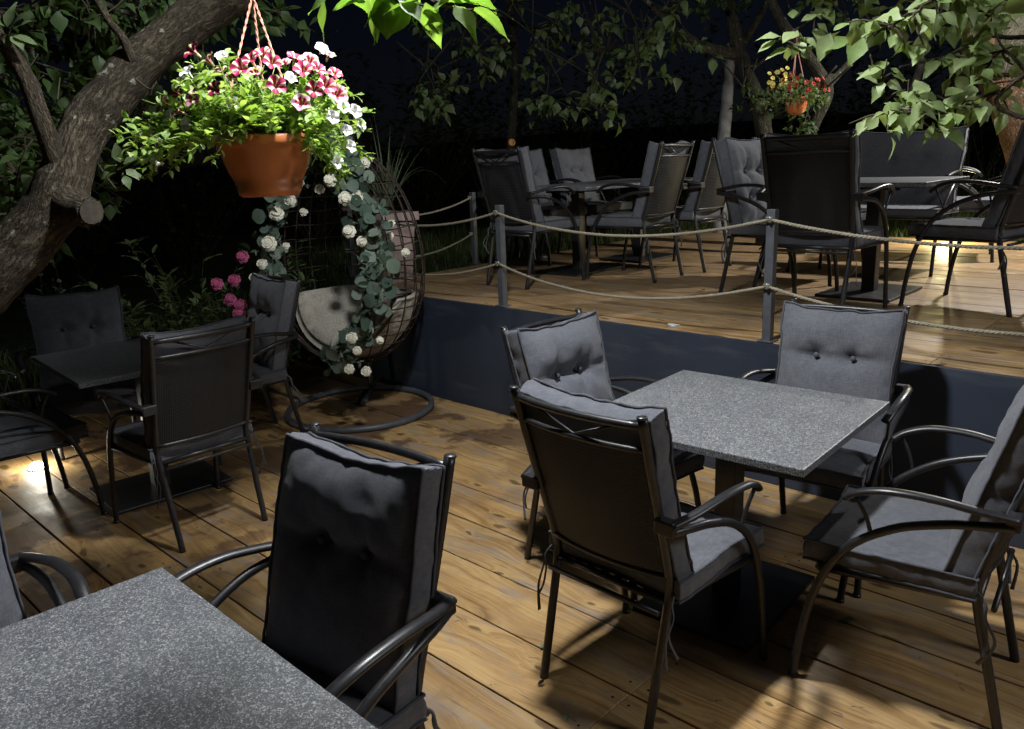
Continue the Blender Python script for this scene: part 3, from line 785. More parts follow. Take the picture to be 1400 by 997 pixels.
def local_dir(dx, dy, dz):   # sideways, towards the viewpoint, up
    return RT * dx - V((FW.x, FW.y, 0)).normalized() * dy + V((0, 0, 1)) * dz
fol = MB(); stem = MB(); tips = []
r5 = random.Random(21)
def shoot(p0, d0, L, droop, nleaf, lw):
    pts = []; p = p0.copy(); d = d0.normalized()
    for i in range(9):
        pts.append(p.copy()); d = (d + V((r5.uniform(-.1, .1), r5.uniform(-.1, .1), -droop * .25 + r5.uniform(-.05, .05)))).normalized(); p = p + d * (L / 8)
    stem.tube(pts, lerps([.0022, .0012], 8), 5)
    for i in range(nleaf):
        t = r5.uniform(.12, 1); k = min(int(t * 8), 7); b = pts[k].lerp(pts[k + 1], t * 8 - k)
        ax = (pts[k + 1] - pts[k]).normalized(); rd = V((r5.uniform(-1, 1), r5.uniform(-1, 1), r5.uniform(-.4, .9)))
        rd = (rd - ax * rd.dot(ax)).normalized(); ld = (rd + ax * r5.uniform(.1, .8)).normalized()
        ll = lw * r5.uniform(.55, 1.2); fol.leaf(b, ld, V((0, 0, 1)) + rd * .3 + V((r5.uniform(-.5, .5), r5.uniform(-.5, .5), 0)), ll, ll * r5.uniform(.48, .68), r5.uniform(.05, .6), .2, 0, (.12, .75, 1.0, .85, .45, 0))
    tips.append((pts[-1], d)); return pts
C0 = V((0, 0, .185))
for i in range(190):
    a = r5.uniform(0, 2 * PI); e = r5.uniform(.0, 1.3)
    d = V((math.cos(a) * math.cos(e), math.sin(a) * math.cos(e), math.sin(e)))
    side = d.dot(RT)
    L = r5.uniform(.15, .25) * (1 + .32 * abs(side)) + (.03 if side < 0 else 0)
    L *= 1 - .06 * max(0, d.z); L *= 1 - .32 * max(0, -d.dot(FW)); L *= .93
    shoot(C0 + V((math.cos(a), math.sin(a), 0)) * r5.uniform(.02, .10), d, L, r5.uniform(.08, .38) * (1.2 - .8 * d.z), 17, .031)
for i in range(34):     # trailing shoots to the left and right
    sgn = -1 if i % 5 < 3 else 1
    d = local_dir(sgn * r5.uniform(.7, 1), r5.uniform(-.5, .6), r5.uniform(-.05, .3))
    shoot(C0 + local_dir(sgn * .08, 0, 0), d, r5.uniform(.26, .37) if sgn < 0 else r5.uniform(.20, .28), r5.uniform(.18, .45) if sgn < 0 else r5.uniform(.5, .9), 20, .030)
for i in range(26):     # broad soft leaves over the rim
    a = r5.uniform(0, 2 * PI); d = V((math.cos(a), math.sin(a), r5.uniform(-.3, .5)))
    b = C0 + V((math.cos(a), math.sin(a), 0)) * .095 + V((0, 0, r5.uniform(0, .05)))
    ll = r5.uniform(.05, .075); fol.leaf(b, d, V((0, 0, 1)), ll, ll * .58, .5, .25)
fol.build('foliage', M['petunia_leaf'], pr); stem.build('stems', M['petunia_leaf'], pr)
fm = {}
for kd in FLM:
    o = flower(kd, .032).build('flower', FLM[kd], pr); weld(o.data); fm[kd] = o
used = set()
def put_flower(kd, loc, d):
    if kd in used: o = fm[kd].copy(); COL.objects.link(o)
    else: o = fm[kd]; used.add(kd)
    o.location = loc; o.rotation_euler = d.to_track_quat('Z', 'Y').to_euler(); s = r5.uniform(.72, 1.05) * (.78 if kd == 'white' else 1); o.scale = (s, s, s)
def pf(px, py, dd): return at_d(px, py, 2.40 + dd) - POT
fl = [(262, 68, 'star', -.06), (293, 121, 'star', -.22), (283, 80, 'mauve', -.04), (303, 76, 'white', -.05), (255, 97, 'white', -.12), (246, 112, 'white', -.12), (225, 141, 'mauve', -.06), (265, 133, 'mauve', -.18), (240, 127, 'star', -.08),
      (318, 104, 'mauve', -.05), (342, 80, 'star', -.10), (358, 72, 'star', -.04), (348, 98, 'mauve', -.08), (372, 84, 'star', -.14), (378, 116, 'star', -.22), (388, 86, 'mauve', -.02), (404, 78, 'star', -.05), (398, 106, 'white', -.14), (415, 95, 'star', -.12), (424, 82, 'mauve', -.03), (436, 94, 'star', -.12), (449, 74, 'mauve', -.05), (440, 66, 'white', -.0), (447, 116, 'star', -.18), (430, 122, 'star', -.20), (462, 128, 'mauve', -.12), (458, 100, 'star', -.05), (470, 146, 'white', -.14), (486, 152, 'white', -.04), (494, 170, 'white', -.02), (474, 178, 'white', -.12), (480, 200, 'white', -.06), (462, 222, 'white', -.08), (455, 160, 'white', -.18),
      (190, 185, 'white', -.06), (215, 190, 'white', -.10), (204, 179, 'white', -.04), (213, 224, 'white', -.08), (230, 158, 'white', -.08), (254, 170, 'white', -.16), (242, 150, 'mauve', -.08), (300, 96, 'mauve', -.04), (328, 92, 'star', -.06), (318, 140, 'white', -.22), (412, 140, 'mauve', -.22)]
for px, py, kd, dd in fl:
    p = pf(px, py, dd); d = (V((p.x, p.y, (p.z - .16) * .7)) + local_dir(0, .16, .06) + V((r5.uniform(-.1, .1), r5.uniform(-.1, .1), r5.uniform(-.05, .1)))).normalized()
    put_flower(kd, p, d)
tag(pr, 'large terracotta hanging pot overflowing with magenta and white petunias in front of the trunk', 'flower pot', 'hanging flower pots')

P2 = at_d(1088, 157, 6.3); p2 = empty('hanging_flower_pot', P2)
q = MB(); q.lathe([(0, 0), (.04, .0), (.062, .018), (.08, .055), (.083, .09), (.079, .115), (.084, .118), (.084, .128), (.078, .128), (.07, .1)], sides=32); q.build('pot', M['terra'], p2)
hk = at_d(1089, 62, 6.3) - P2; q = MB()
for a in (.3, 2.4, 4.5): q.tube([hk, V((.08 * math.cos(a), .08 * math.sin(a), .125))], .004, 5)
q.tube([hk, hk + V((0, 0, .12))], .004, 5)
q.build('cord', M['cord'], p2)
f2 = MB(); fr_pts = []; fy_pts = []
for i in range(620):
    d = rdir(); d.z = abs(d.z) * .75 - .18; L = rnd.uniform(.1, .27) * (1.25 if d.dot(RT) < 0 else .95)
    b = V((0, 0, .12)) + d * L; f2.leaf(b, rdir(), V((0, 0, 1)) + rdir() * .5, rnd.uniform(.03, .05), .022)
for i in range(60):
    d = rdir(); d.z = abs(d.z) * .7; b = V((0, 0, .15)) + d * rnd.uniform(.18, .26); fr_pts.append((b, d))
for i in range(16):
    b = V((0, 0, .22)) + RT * rnd.uniform(-.26, -.12) + V((0, 0, rnd.uniform(-.06, .1))) - FW * .12
    fy_pts.append((b, (-FW + rdir() * .5)))
f2.build('foliage', M['leaf_mid'], p2); 
for pts_, mt_, nm_ in ((fr_pts[:34], M['red_p'], 'red_flower'), (fy_pts, M['yellow_p'], 'yellow_flower')):
    me_ = None
    for b, d in pts_:
        if me_ is None: o = flower('white', .018).build(nm_, mt_, p2); weld(o.data); me_ = o.data
        else: o = bpy.data.objects.new(nm_, me_); COL.objects.link(o); o.parent = p2
        o.location = b; o.rotation_euler = d.to_track_quat('Z', 'Y').to_euler()
tag(p2, 'small round orange hanging pot with red and yellow flowers, far away under the middle tree', 'flower pot', 'hanging flower pots')

# ---------------------------------------------------------------- egg chair
EC = V((-4.33, 3.0, 0)); eg = empty('hanging_egg_chair', EC)
q = MB(); q.tube([(.475 * math.cos(t), .475 * math.sin(t), .022) for t in [2 * PI * i / 48 for i in range(48)]], .021, 10, closed=True)
OP = V((.24, -.97, 0)).normalized()          # direction the opening faces
SD = V((-OP.y, OP.x, 0)) * 1.0              # to the viewer's right
bb = V((FW.x, FW.y, 0)).normalized() * .47
q.tube([bb * .98 + SD * 0 + V((0, 0, .022)), V((0, 0, .022)) + bb * .2], .018, 8)
q.build('base_ring', M['post'], eg)
q = MB(); q.tube(spline([bb + V((0, 0, .02)), bb * 1.12 + V((0, 0, .6)), bb * 1.15 + V((0, 0, 1.3)), bb * 1.0 + V((0, 0, 1.85)), bb * .6 + V((0, 0, 2.08)), bb * .12 + V((0, 0, 2.05)), V((0, 0, 1.93))], 7), .024, 10)
q.tube([V((0, 0, 1.95)), V((0, 0, 1.73))], .006, 6); q.build('stand_pole', M['metal'], eg)
CE = V((0, 0, 1.03)); AW, AD, AH = .50, .45, .70
def egg(th, ph):   # th: 0 top..pi bottom ; ph: angle around, 0 = opening direction
    wid = math.sin(th) * (1 + .10 * math.cos(th) * -1)
    return CE + OP * (math.cos(ph) * wid * AD) + SD * (math.sin(ph) * wid * AW) + V((0, 0, math.cos(th) * AH))
PH0 = 1.05   # half-angle of the opening
def ph_open(th):   # opening closes toward top and bottom
    t = th / PI
    return PH0 * max(0, math.sin(PI * min(1, max(0, (t - .05) / .80)))) ** .5 if .05 < t < .85 else 0
q = MB()
NM = 26
for i in range(NM):
    ph = -PI + 2 * PI * i / NM; run = []
    for j in range(41):
        th = .06 + (PI - .12) * j / 40
        if abs(ph) >= ph_open(th): run.append(egg(th, ph) + V((noise.noise(V((i, j * .3, 0))), noise.noise(V((i, j * .3, 7))), 0)) * .006)
        else:
            if len(run) > 2: q.tube(run, .0048, 5)
            run = []
    if len(run) > 2: q.tube(run, .0048, 5)
for j in range(21):
    th = .16 + (PI - .3) * j / 20; po = ph_open(th)
    pth = [egg(th + .02 * noise.noise(V((ph * 2, j, 0))), ph) for ph in [po + (2 * PI - 2 * po) * i / 40 for i in range(41)]]
    q.tube(pth, .0042, 5)
q.tube(spline([egg(.02, 0), V((0, 0, 1.74))], 2), .02, 8)
q.build('basket', M['wicker'], eg)
q = MB()
rim = [egg(PI * (.06 + .78 * j / 40), ph_open(PI * (.06 + .78 * j / 40))) for j in range(41)]
rimL = [egg(PI * (.06 + .78 * j / 40), -ph_open(PI * (.06 + .78 * j / 40))) for j in range(41)]
for off in (0, 1, 2):
    for R_ in (rim, rimL): q.tube([p + V((.012 * math.cos(off * 2.1 + i * .5), .012 * math.sin(off * 2.1 + i * .5), 0)) for i, p in enumerate(R_)], .010, 6)
q.build('rim', M['wicker'], eg)
# cushion: seat and back in one soft shell
q = MB(); nu, nv = 26, 22; vs = []
for lay in (0, 1):
    for j in range(nv + 1):
        for i in range(nu + 1):
            a = -1 + 2 * i / nu; t = j / nv
            th = PI * (.895 - .27 * t); ph = PI + a * (2.5 - .8 * t)
            p = egg(th, ph); c = CE + V((0, 0, -.1)); inn = .94 if lay == 0 else .66 + .04 * math.cos(a * 7) + .05 * (abs(a) ** 3) + .02 * noise.noise(p * 7)
            if lay == 1 and (i in (0, nu) or j in (0, nv)): inn = .86
            pp = c + (p - c) * inn
            vs.append(pp)
Wn = nu + 1; off = (nv + 1) * Wn
q.add(vs, [(j * Wn + i, j * Wn + i + 1, (j + 1) * Wn + i + 1, (j + 1) * Wn + i) for j in range(nv) for i in range(nu)] + [(off + j * Wn + i, off + (j + 1) * Wn + i, off + (j + 1) * Wn + i + 1, off + j * Wn + i + 1) for j in range(nv) for i in range(nu)])
bd = [i for i in range(Wn)] + [j * Wn + nu for j in range(1, nv + 1)] + [nv * Wn + i for i in range(nu - 1, -1, -1)] + [j * Wn for j in range(nv - 1, 0, -1)]
q.f += [(bd[k], bd[(k + 1) % len(bd)], off + bd[(k + 1) % len(bd)], off + bd[k]) for k in range(len(bd))]; q.m += [0] * len(bd); q.sm += [True] * len(bd)
q.build('cushion', M['beige'], eg)
tag(eg, 'brown wicker hanging egg chair with pale cushion on a round steel base, dressed with flowers', 'egg chair')

def rose_mesh(r):
    mb = MB(); N = 28; prof = [(i / 9) for i in range(10)]; vs = []
    for t in prof:          # folded heart of the flower
        for k in range(N):
            a = 2 * PI * k / N; sp_ = math.sin(2 * a + 15 * t); rr = r * .66 * math.sin(PI * (.08 + .92 * t) / 2) * (1 + .10 * sp_)
            vs.append((rr * math.cos(a), rr * math.sin(a), r * (.52 * math.cos(PI * t / 2) + .10 * sp_ * (1 - .5 * t))))
    mb.add(vs, [(i * N + k, (i + 1) * N + k, (i + 1) * N + (k + 1) % N, i * N + (k + 1) % N) for i in range(9) for k in range(N)] + [tuple(range(N))])
    for ring, (n_, r0, z0, up_) in enumerate(((5, .45, .12, .50), (6, .55, -.02, .22), (7, .6, -.12, .02))):
        for k in range(n_):
            a0 = 2 * PI * (k + .5 * ring) / n_; pv = []
            for j in range(5):
                t = j / 4
                for i in range(5):
                    w_ = -1 + 2 * i / 4; a = a0 + w_ * 1.15 * PI / n_ * (1 - .35 * t * t)
                    rr = r * (r0 + (.42 - .3 * up_) * t * (1 - .12 * w_ * w_)); zz = r * (z0 + up_ * t - .18 * t * t * (1 - up_) + .05 * w_ * w_)
                    pv.append((rr * math.cos(a), rr * math.sin(a), zz))
            mb.add(pv, [(j * 5 + i, j * 5 + i + 1, (j + 1) * 5 + i + 1, (j + 1) * 5 + i) for j in range(4) for i in range(4)])
    return mb
rose_me = None
def garland(lab, path, wid, nl, roses, seed):
    global rose_me
    r = random.Random(seed); root = empty('flower_garland', tuple(path[0])); o0 = path[0]; P = spline(path, 8)
    mb = MB(); st = MB(); st.tube([p - o0 for p in P], .006, 5)
    rd_ = lambda: V((r.gauss(0, 1), r.gauss(0, 1), r.gauss(0, 1)))
    for i in range(nl):
        t = r.random() * (len(P) - 1.01); k = int(t); b = P[k].lerp(P[k + 1], t - k) - o0
        w = wid * (.7 + .5 * math.sin(t * .9 + seed))
        c = b + rd_().normalized() * w * r.uniform(.3, 1) - V((FW.x, FW.y, 0)) * .02
        nrm = (-FW * r.uniform(.4, 1.2) + rd_() * .45).normalized(); d = rd_(); d = (d - nrm * d.dot(nrm)).normalized()
        s = r.uniform(.04, .10)
        mb.leaf(c - d * s * .5, d, nrm, s, s * r.uniform(.85, 1.1), r.uniform(-.1, .35), r.uniform(.05, .3), 0, (.3, .8, 1, 1, .75, .2))
        if i % 3 == 0: st.tube([b, c], .0018, 4)
    for i in range(nl // 4):
        t = r.random() * (len(P) - 1.01); k = int(t); b = P[k] - o0 + rd_().normalized() * wid * r.uniform(.4, 1.1)
        for e in range(5):
            d = rd_().normalized(); mb.leaf(b, d, rd_(), r.uniform(.025, .05), .014, .2)
    mb.build('leaves', M['sage'], root); st.build('vine', M['bark_dim'], root)
    for (px, py, D, s) in roses:
        if rose_me is None:
            o = rose_mesh(.04).build('rose', M['rose'], root); rose_me = o.data
        else:
            o = bpy.data.objects.new('rose', rose_me); COL.objects.link(o); o.parent = root
        o.location = at_d(px, py, D) - o0; d = (-FW + V((r.uniform(-.5, .5), r.uniform(-.5, .5), r.uniform(0, .5)))).normalized()
        o.rotation_euler = d.to_track_quat('Z', 'Y').to_euler(); o.scale = (s, s, s)
    tag(root, lab, 'garland', 'flower garlands on the egg chair')
# the rim in world space drives the garlands
rw = [p + EC for p in rim]; rl = [p + EC for p in rimL]
dR = (rw[16] - EYE).dot(FW); dL = (rl[16] - EYE).dot(FW)
garland('thick garland of leaves and white roses down the right rim of the egg chair', [rl[8]] + [rl[1]] + [rw[i] - FW * .04 for i in (3, 8, 13, 18, 23, 28, 33, 38, 40)], .12, 430,
        [(460, 225, dR - .1, .9), (451, 246, dR - .12, 1.0), (473, 271, dR - .1, 1.1), (489, 268, dR - .1, .95), (498, 222, dR, .9), (480, 236, dR, .8), (477, 316, dR - .12, 1), (495, 330, dR - .1, .8), (532, 322, dR + .1, .7), (555, 345, dR + .1, .7), (480, 462, dR - .1, .9), (520, 465, dR, .6), (477, 505, dR - .05, .8), (500, 508, dR - .05, .8), (535, 305, dR + .1, .6), (488, 480, dR - .1, .7)], 5)
garland('thinner garland with ivory roses down the left rim of the egg chair', [rl[i] - FW * .02 for i in (4, 9, 14, 19, 24, 29)], .105, 190,
        [(397, 275, dL - .1, 1.0), (408, 250, dL - .1, .9), (378, 291, dL - .1, 1.2), (367, 333, dL - .1, 1.25), (358, 361, dL - .1, .9), (347, 380, dL - .1, .85), (415, 290, dL, .7), (437, 258, dL, .85), (391, 336, dL - .05, .6), (375, 300, dL - .0, .5)], 9)

# planter with spiky plant
pl = empty('wooden_planter', (-5.0, 3.86, ZD))
q = MB()
bm = bmesh.new(); bmesh.ops.create_cube(bm, size=1)
for v in bm.verts:
    t = .15 if v.co.z > 0 else .115; v.co.x = math.copysign(t, v.co.x); v.co.y = math.copysign(t, v.co.y); v.co.z = .47 if v.co.z > 0 else 0
bmesh.ops.bevel(bm, geom=bm.edges[:], offset=.006, segments=2, affect='EDGES'); bm.verts.index_update()
q.add([v.co[:] for v in bm.verts], [[v.index for v in f.verts] for f in bm.faces], 0, False); bm.free()
q.build('box', M['pinkwood'], pl)
q = MB(); q.bbox((0, 0, .50), (.345, .345, .065), .006); q.build('rim', M['pinkwood'], pl)
tag(pl, 'tall pinkish wooden planter with a square rim behind the egg chair', 'planter')
sp = empty('spiky_plant', (-5.0, 3.86, ZD + .53)); mb = MB(); r8 = random.Random(3)
for i in range(46):
    a = r8.uniform(0, 2 * PI); L = r8.uniform(.35, .75); el = r8.uniform(.75, 1.5); d = V((math.cos(a) * math.cos(el), math.sin(a) * math.cos(el), math.sin(el))); p = V((0, 0, 0)) + d * .01; pts = [p.copy()]
    dr = r8.uniform(.05, .34)
    for k in range(10): d = (d + V((0, 0, -dr * (k / 9) * 1.3))).normalized(); p = p + d * L / 10; pts.append(p.copy())
    mb.tube(pts, lerps([.006, .008, .006, .0008], 3) + [.0005], 4, flat=.25)
mb.build('blades', M['reed'], sp); tag(sp, 'spiky grass-like plant with long drooping blades growing in the wooden planter', 'plant')

# ---------------------------------------------------------------- trees
def tree_root(name, base, lab, group='orchard trees around the terrace'):
    o = empty(name, base); tag(o, lab, 'tree', group); return o
def limb(pts, radii, name, mat, root, base, sides=14, k=8, jag=.12, js=9):
    q = MB(); P = spline(pts, k); q.tube(P, lerps(radii, k), sides, jag=jag, jscale=js); return q.build(name, mat, root, origin=base)
def twigs_leaves(mb, tw, anchors, n_tw, tl, nleaf, L, W, r, bias=V((0, 0, -.2)), spread=1.0, face=V((0, 0, 0))):
    """short twigs from points on the limbs, leaves along each twig"""
    for i in range(n_tw):
        b = anchors[r.randrange(len(anchors))]; d = (V((r.gauss(0, 1), r.gauss(0, 1), r.gauss(0, .8))).normalized() * spread + bias).normalized()
        ln = tl * r.uniform(.5, 1.3); pts = [b.copy()]; p = b.copy()
        for k in range(6): d = (d + V((r.gauss(0, .18), r.gauss(0, .18), r.gauss(0, .14)))).normalized(); p = p + d * ln / 6; pts.append(p.copy())
        tw.tube(pts, lerps([.0045, .0018], 6), 5)
        for k in range(nleaf):
            t = r.uniform(.1, 1.0) * 5.99; j = int(t); c = pts[j].lerp(pts[j + 1], t - j); ax = (pts[j + 1] - pts[j]).normalized()
            rd = V((r.gauss(0, 1), r.gauss(0, 1), r.gauss(0, .5))); rd = (rd - ax * rd.dot(ax)).normalized(); ld = (rd + ax * r.uniform(0, .8) + V((0, 0, -.35))).normalized()
            s = r.uniform(.65, 1.2); mb.leaf(c + ld * .012, ld, V((0, 0, 1)) + face + V((r.gauss(0, .55), r.gauss(0, .55), 0)), L * s, W * s * r.uniform(.85, 1.15), r.uniform(-.1, .75), r.uniform(.05, .6))

# leaning tree on the left
r1 = random.Random(11)
base = V((-3.75, -.25, -.12)); T1 = tree_root('apple_tree', base, 'thick rough-barked trunk leaning across the top left corner with lichen spots')
tp = [base, at_d(-230, 560, 2.62), at_d(-70, 432, 2.66), at_d(-2, 370, 2.68), at_d(46, 318, 2.7), at_d(82, 266, 2.72), at_d(99, 215, 2.74), at_d(118, 172, 2.77), at_d(158, 122, 2.81), at_d(205, 76, 2.86), at_d(262, 28, 2.92), at_d(328, -8, 2.98)]
q = MB(); P = spline(tp, 12); Rr = lerps([.17, .12, .098, .092, .092, .090, .080, .080, .078, .076, .072, .066], 12)
q.tube(P, Rr, 40, jag=.13, jscale=7)
q.build('trunk', M['bark'], T1, origin=base)
q = MB(); q.tube(spline([at_d(88, 275, 2.70), at_d(108, 286, 2.66), at_d(124, 290, 2.62)], 5), lerps([.07, .055, .044], 5), 20, jag=.12, jscale=12); q.build('branch_stub', M['bark'], T1, origin=base)
q = MB(); e = at_d(124.6, 290.2, 2.6185); dd = (at_d(124, 290, 2.62) - at_d(108, 286, 2.66)).normalized(); q.tube([e, e + dd * .004], [.040, .038], 18, jag=.08, jscale=12); q.build('sawn_end', M['cut'], T1, origin=base)
l1 = [at_d(84, 232, 2.70), at_d(72, 205, 2.66), at_d(55, 160, 2.62), at_d(38, 112, 2.6), at_d(14, 72, 2.58), at_d(-25, 25, 2.55), at_d(-90, -30, 2.5)]
limb(l1, [.05, .036, .031, .028, .025, .022, .018], 'limb', M['bark_limb'], T1, base, 18, jag=.08)
l2 = [at_d(184, 92, 2.80), at_d(177, 74, 2.76), at_d(168, 52, 2.74), at_d(150, 30, 2.73), at_d(130, -6, 2.72), at_d(110, -60, 2.7)]
limb(l2, [.028, .017, .0145, .013, .012, .010], 'limb', M['bark_limb'], T1, base, 14, jag=.08)
l3 = [P[-1], at_d(430, -70, 2.9), at_d(520, -75, 2.4), at_d(560, -25, 1.9), at_d(590, 0, 1.62), at_d(640, 8, 1.56), at_d(682, 16, 1.52)]
limb(l3, [.06, .03, .012, .006, .0035, .0028, .0015], 'limb', M['bark_limb'], T1, base, 10, jag=.03)
mb = MB(); tw = MB(); rs = random.Random(31)
bp = [P[-1], V((-2.75, 1.65, 2.5)), V((-2.45, 1.7, 2.64)), V((-2.25, 1.75, 2.62)), V((-2.12, 1.85, 2.55))]  # bough and leaf clumps out of view, added to shade the left table and chairs
tw.tube(spline(bp, 8), lerps([.03, .022, .014, .009, .004], 8), 8)
twigs_leaves(mb, tw, [V((-2.2, cy, cz)) + V((rs.uniform(-.05, .05), rs.uniform(-.05, .05), rs.uniform(-.04, .05))) for cy, cz in ((1.63, 2.50), (1.72, 2.53), (1.71, 2.64), (1.70, 2.56)) for _ in range(12)], 30, .09, 7, .095, .07, rs, V((0, 0, -.2)), .8, V((-.9, 0, .4)))
mb.build('shading_leaves', M['leaf_mid'], T1, origin=base); tw.build('shading_bough', M['bark_limb'], T1, origin=base); mb = MB(); tw = MB()
# crown behind the trunk: limbs running back into the dark with leafy twigs
anch = []
for (a, b_, cc) in (((-40, 250, 3.2), (60, 170, 3.9), (160, 60, 4.6)), ((-80, 160, 3.4), (30, 80, 3.8), (120, -20, 4.4)), ((60, -40, 3.3), (180, 20, 4.0), (300, 40, 4.8)), ((-60, 300, 3.3), (20, 215, 3.7), (60, 190, 4.2)), ((120, -60, 3.4), (250, -20, 3.9), (390, 20, 4.7)), ((-60, 40, 3.2), (60, 20, 3.8), (230, 110, 4.6))):
    pth = spline([at_d(*a), at_d(*b_), at_d(*cc)], 10); tw.tube(pth, lerps([.02, .012, .006], 10), 6); anch += pth[4:]
twigs_leaves(mb, tw, anch, 150, .42, 12, .085, .062, r1, V((0, 0, -.1)))
anch2 = [at_d(px, py, D) for px, py, D in ((10, 200, 3.3), (45, 190, 3.4), (20, 235, 3.2), (60, 215, 3.5), (5, 300, 3.0), (20, 270, 3.1), (40, 245, 3.3), (195, 155, 3.3), (190, 140, 3.4), (150, 150, 3.6), (-10, 240, 3.1))]
for a_ in anch2:
    nr = min(anch + P, key=lambda q_: (q_ - a_).length); tw.tube(spline([nr, nr.lerp(a_, .5) + V((0, 0, .05)), a_], 5), lerps([.010, .007, .004], 5), 6)
twigs_leaves(mb, tw, anch2, 34, .22, 9, .07, .052, r1, V((0, 0, -.1)))
mb.build('crown', M['leaf'], T1, origin=base); tw.build('twigs', M['bark_limb'], T1, origin=base)
mb = MB(); tw = MB(); r2 = random.Random(5)
for (px, py, dx, dy, D, L) in ((165, 222, -10, -28, 2.74, .07), (168, 224, 26, -12, 2.72, .07), (160, 226, -30, -4, 2.72, .06), (172, 232, 28, 14, 2.7, .055), (158, 236, -28, 12, 2.7, .055), (170, 240, 8, 14, 2.68, .05), (150, 236, -22, 8, 2.68, .05), (175, 236, 22, 2, 2.7, .05)):
    d = (RT * dx - UP * dy) * .02 - FW * r2.uniform(-.2, .3); mb.leaf(at_d(px, py, D), d, V((0, 0, 1)) - FW * .5 + V((r2.gauss(0, .3), r2.gauss(0, .3), 0)), L, L * .66, .3)
mb.build('leaf_spray', M['leaf_mid'], T1, origin=base); mb = MB()
tw.tube(spline([at_d(134, 224, 2.76), at_d(148, 245, 2.74), at_d(163, 260, 2.72), at_d(168, 236, 2.71)], 5), .003, 5)
tw.tube(spline([at_d(8, 70, 2.57), at_d(10, 55, 2.55), at_d(14, 38, 2.53)], 5), .003, 5)
for (px, py, dx, dy, L) in ((12, 42, 30, -34, .10), (10, 38, 6, -38, .09), (14, 48, 38, 6, .085), (16, 45, 26, 28, .075), (6, 36, -28, -22, .09), (8, 48, 8, 26, .05), (20, 40, 34, -16, .08)):
    d = (RT * dx - UP * dy) * .02 - FW * r2.uniform(0, .3); mb.leaf(at_d(px, py, 2.53), d, V((0, 0, 1)) - FW * .6, L, L * .5, .25)
for pts in ([(25, 103), (40, 92), (52, 74)], [(45, 133), (53, 120), (52, 112)], [(78, 137), (80, 122), (82, 106)], [(30, 95), (22, 80), (30, 62)], [(185, 108), (205, 122), (214, 112)]):
    t_ = MB(); t_.tube(spline([at_d(a, b, 2.63) for a, b in pts], 4), lerps([.0035, .0025, .0015], 4), 5); t_.build('twig', M['bark_limb'], T1, origin=base)
mb.build('leaf_spray', M['leaf_mid'], T1, origin=base); tw.build('twig', M['bark_limb'], T1, origin=base)
mb = MB(); tw = MB()
for (px, py, dx, dy, D, L, w) in ((470, -14, -52, 26, 1.68, .085, .6), (500, -16, 22, 52, 1.62, .105, .72), (445, -12, -8, 48, 1.7, .10, .7), (535, -12, -34, 55, 1.66, .10, .66), (520, -8, 8, 46, 1.6, .085, .8), (560, 8, -24, 36, 1.62, .08, .6), (545, 0, 40, 34, 1.58, .085, .55), (582, 4, 12, 40, 1.55, .085, .5), (578, 14, 30, 16, 1.56, .06, .45), (600, -10, 44, 26, 1.6, .09, .6), (622, 6, 26, 42, 1.53, .085, .6), (648, 12, 42, 22, 1.5, .085, .45), (566, 16, 4, 28, 1.6, .035, .5), (585, 34, 22, 18, 1.56, .03, .5), (480, -20, 40, 40, 1.75, .10, .7), (610, -18, -20, 36, 1.66, .09, .6), (640, -14, 40, 20, 1.6, .07, .5), (505, -10, -44, 14, 1.66, .08, .6), (545, -6, -40, 20, 1.63, .085, .65), (575, 2, -44, 8, 1.6, .075, .6), (530, -14, 46, 18, 1.64, .09, .7), (600, -4, 50, 6, 1.58, .08, .6), (470, -8, 40, 24, 1.68, .09, .65), (560, -10, 30, 40, 1.62, .08, .7), (615, 0, -36, 22, 1.57, .07, .6), (628, -6, 46, 4, 1.55, .07, .5)):
    d = (RT * dx - UP * dy) * .02 - FW * r2.uniform(-.35, .25); mb.leaf(at_d(px, py, D), d, V((0, 0, 1)) + FW * r2.uniform(-.6, .6) + RT * r2.uniform(-.5, .5), L * 1.05, L * w, r2.uniform(.05, .35), r2.uniform(.1, .35), 0, (.05, .6, .95, 1, .8, .5, .22, 0))
for pts in ([(470, -30), (520, -8), (560, 6), (600, 8), (640, 14), (650, 12)], [(560, 6), (572, 20), (566, 30)], [(600, 8), (590, 2), (560, -20)]):
    t_ = MB(); t_.tube(spline([at_d(a, b, 1.6) for a, b in pts], 5), .0024, 5); t_.build('twig', M['bark_limb'], T1, origin=base)
mb.build('hanging_leaves', M['leaf_bright'], T1, origin=base)

# tree with reddish trunk on the right
base = V(at_d(1560, 640, 7.2)); base.z = .5
T2 = tree_root('apple_tree', base, 'reddish-brown bare trunk slanting down at the right edge, lit warm from below')
tp = [base, at_d(1480, 400, 7.1), at_d(1420, 240, 7.0), at_d(1392, 165, 6.95), at_d(1362, 95, 6.9), at_d(1342, 40, 6.85), at_d(1332, -15, 6.8), at_d(1325, -90, 6.8)]
limb(tp, [.24, .21, .185, .175, .165, .16, .155, .14], 'trunk', M['bark_red'], T2, base, 28, 10, .14, 4)
limb([at_d(1362, 100, 6.9), at_d(1385, 50, 6.7), at_d(1410, 20, 6.6), at_d(1470, -30, 6.5)], [.15, .14, .13, .11], 'limb', M['bark_dim'], T2, base, 20, 8, .12, 5)
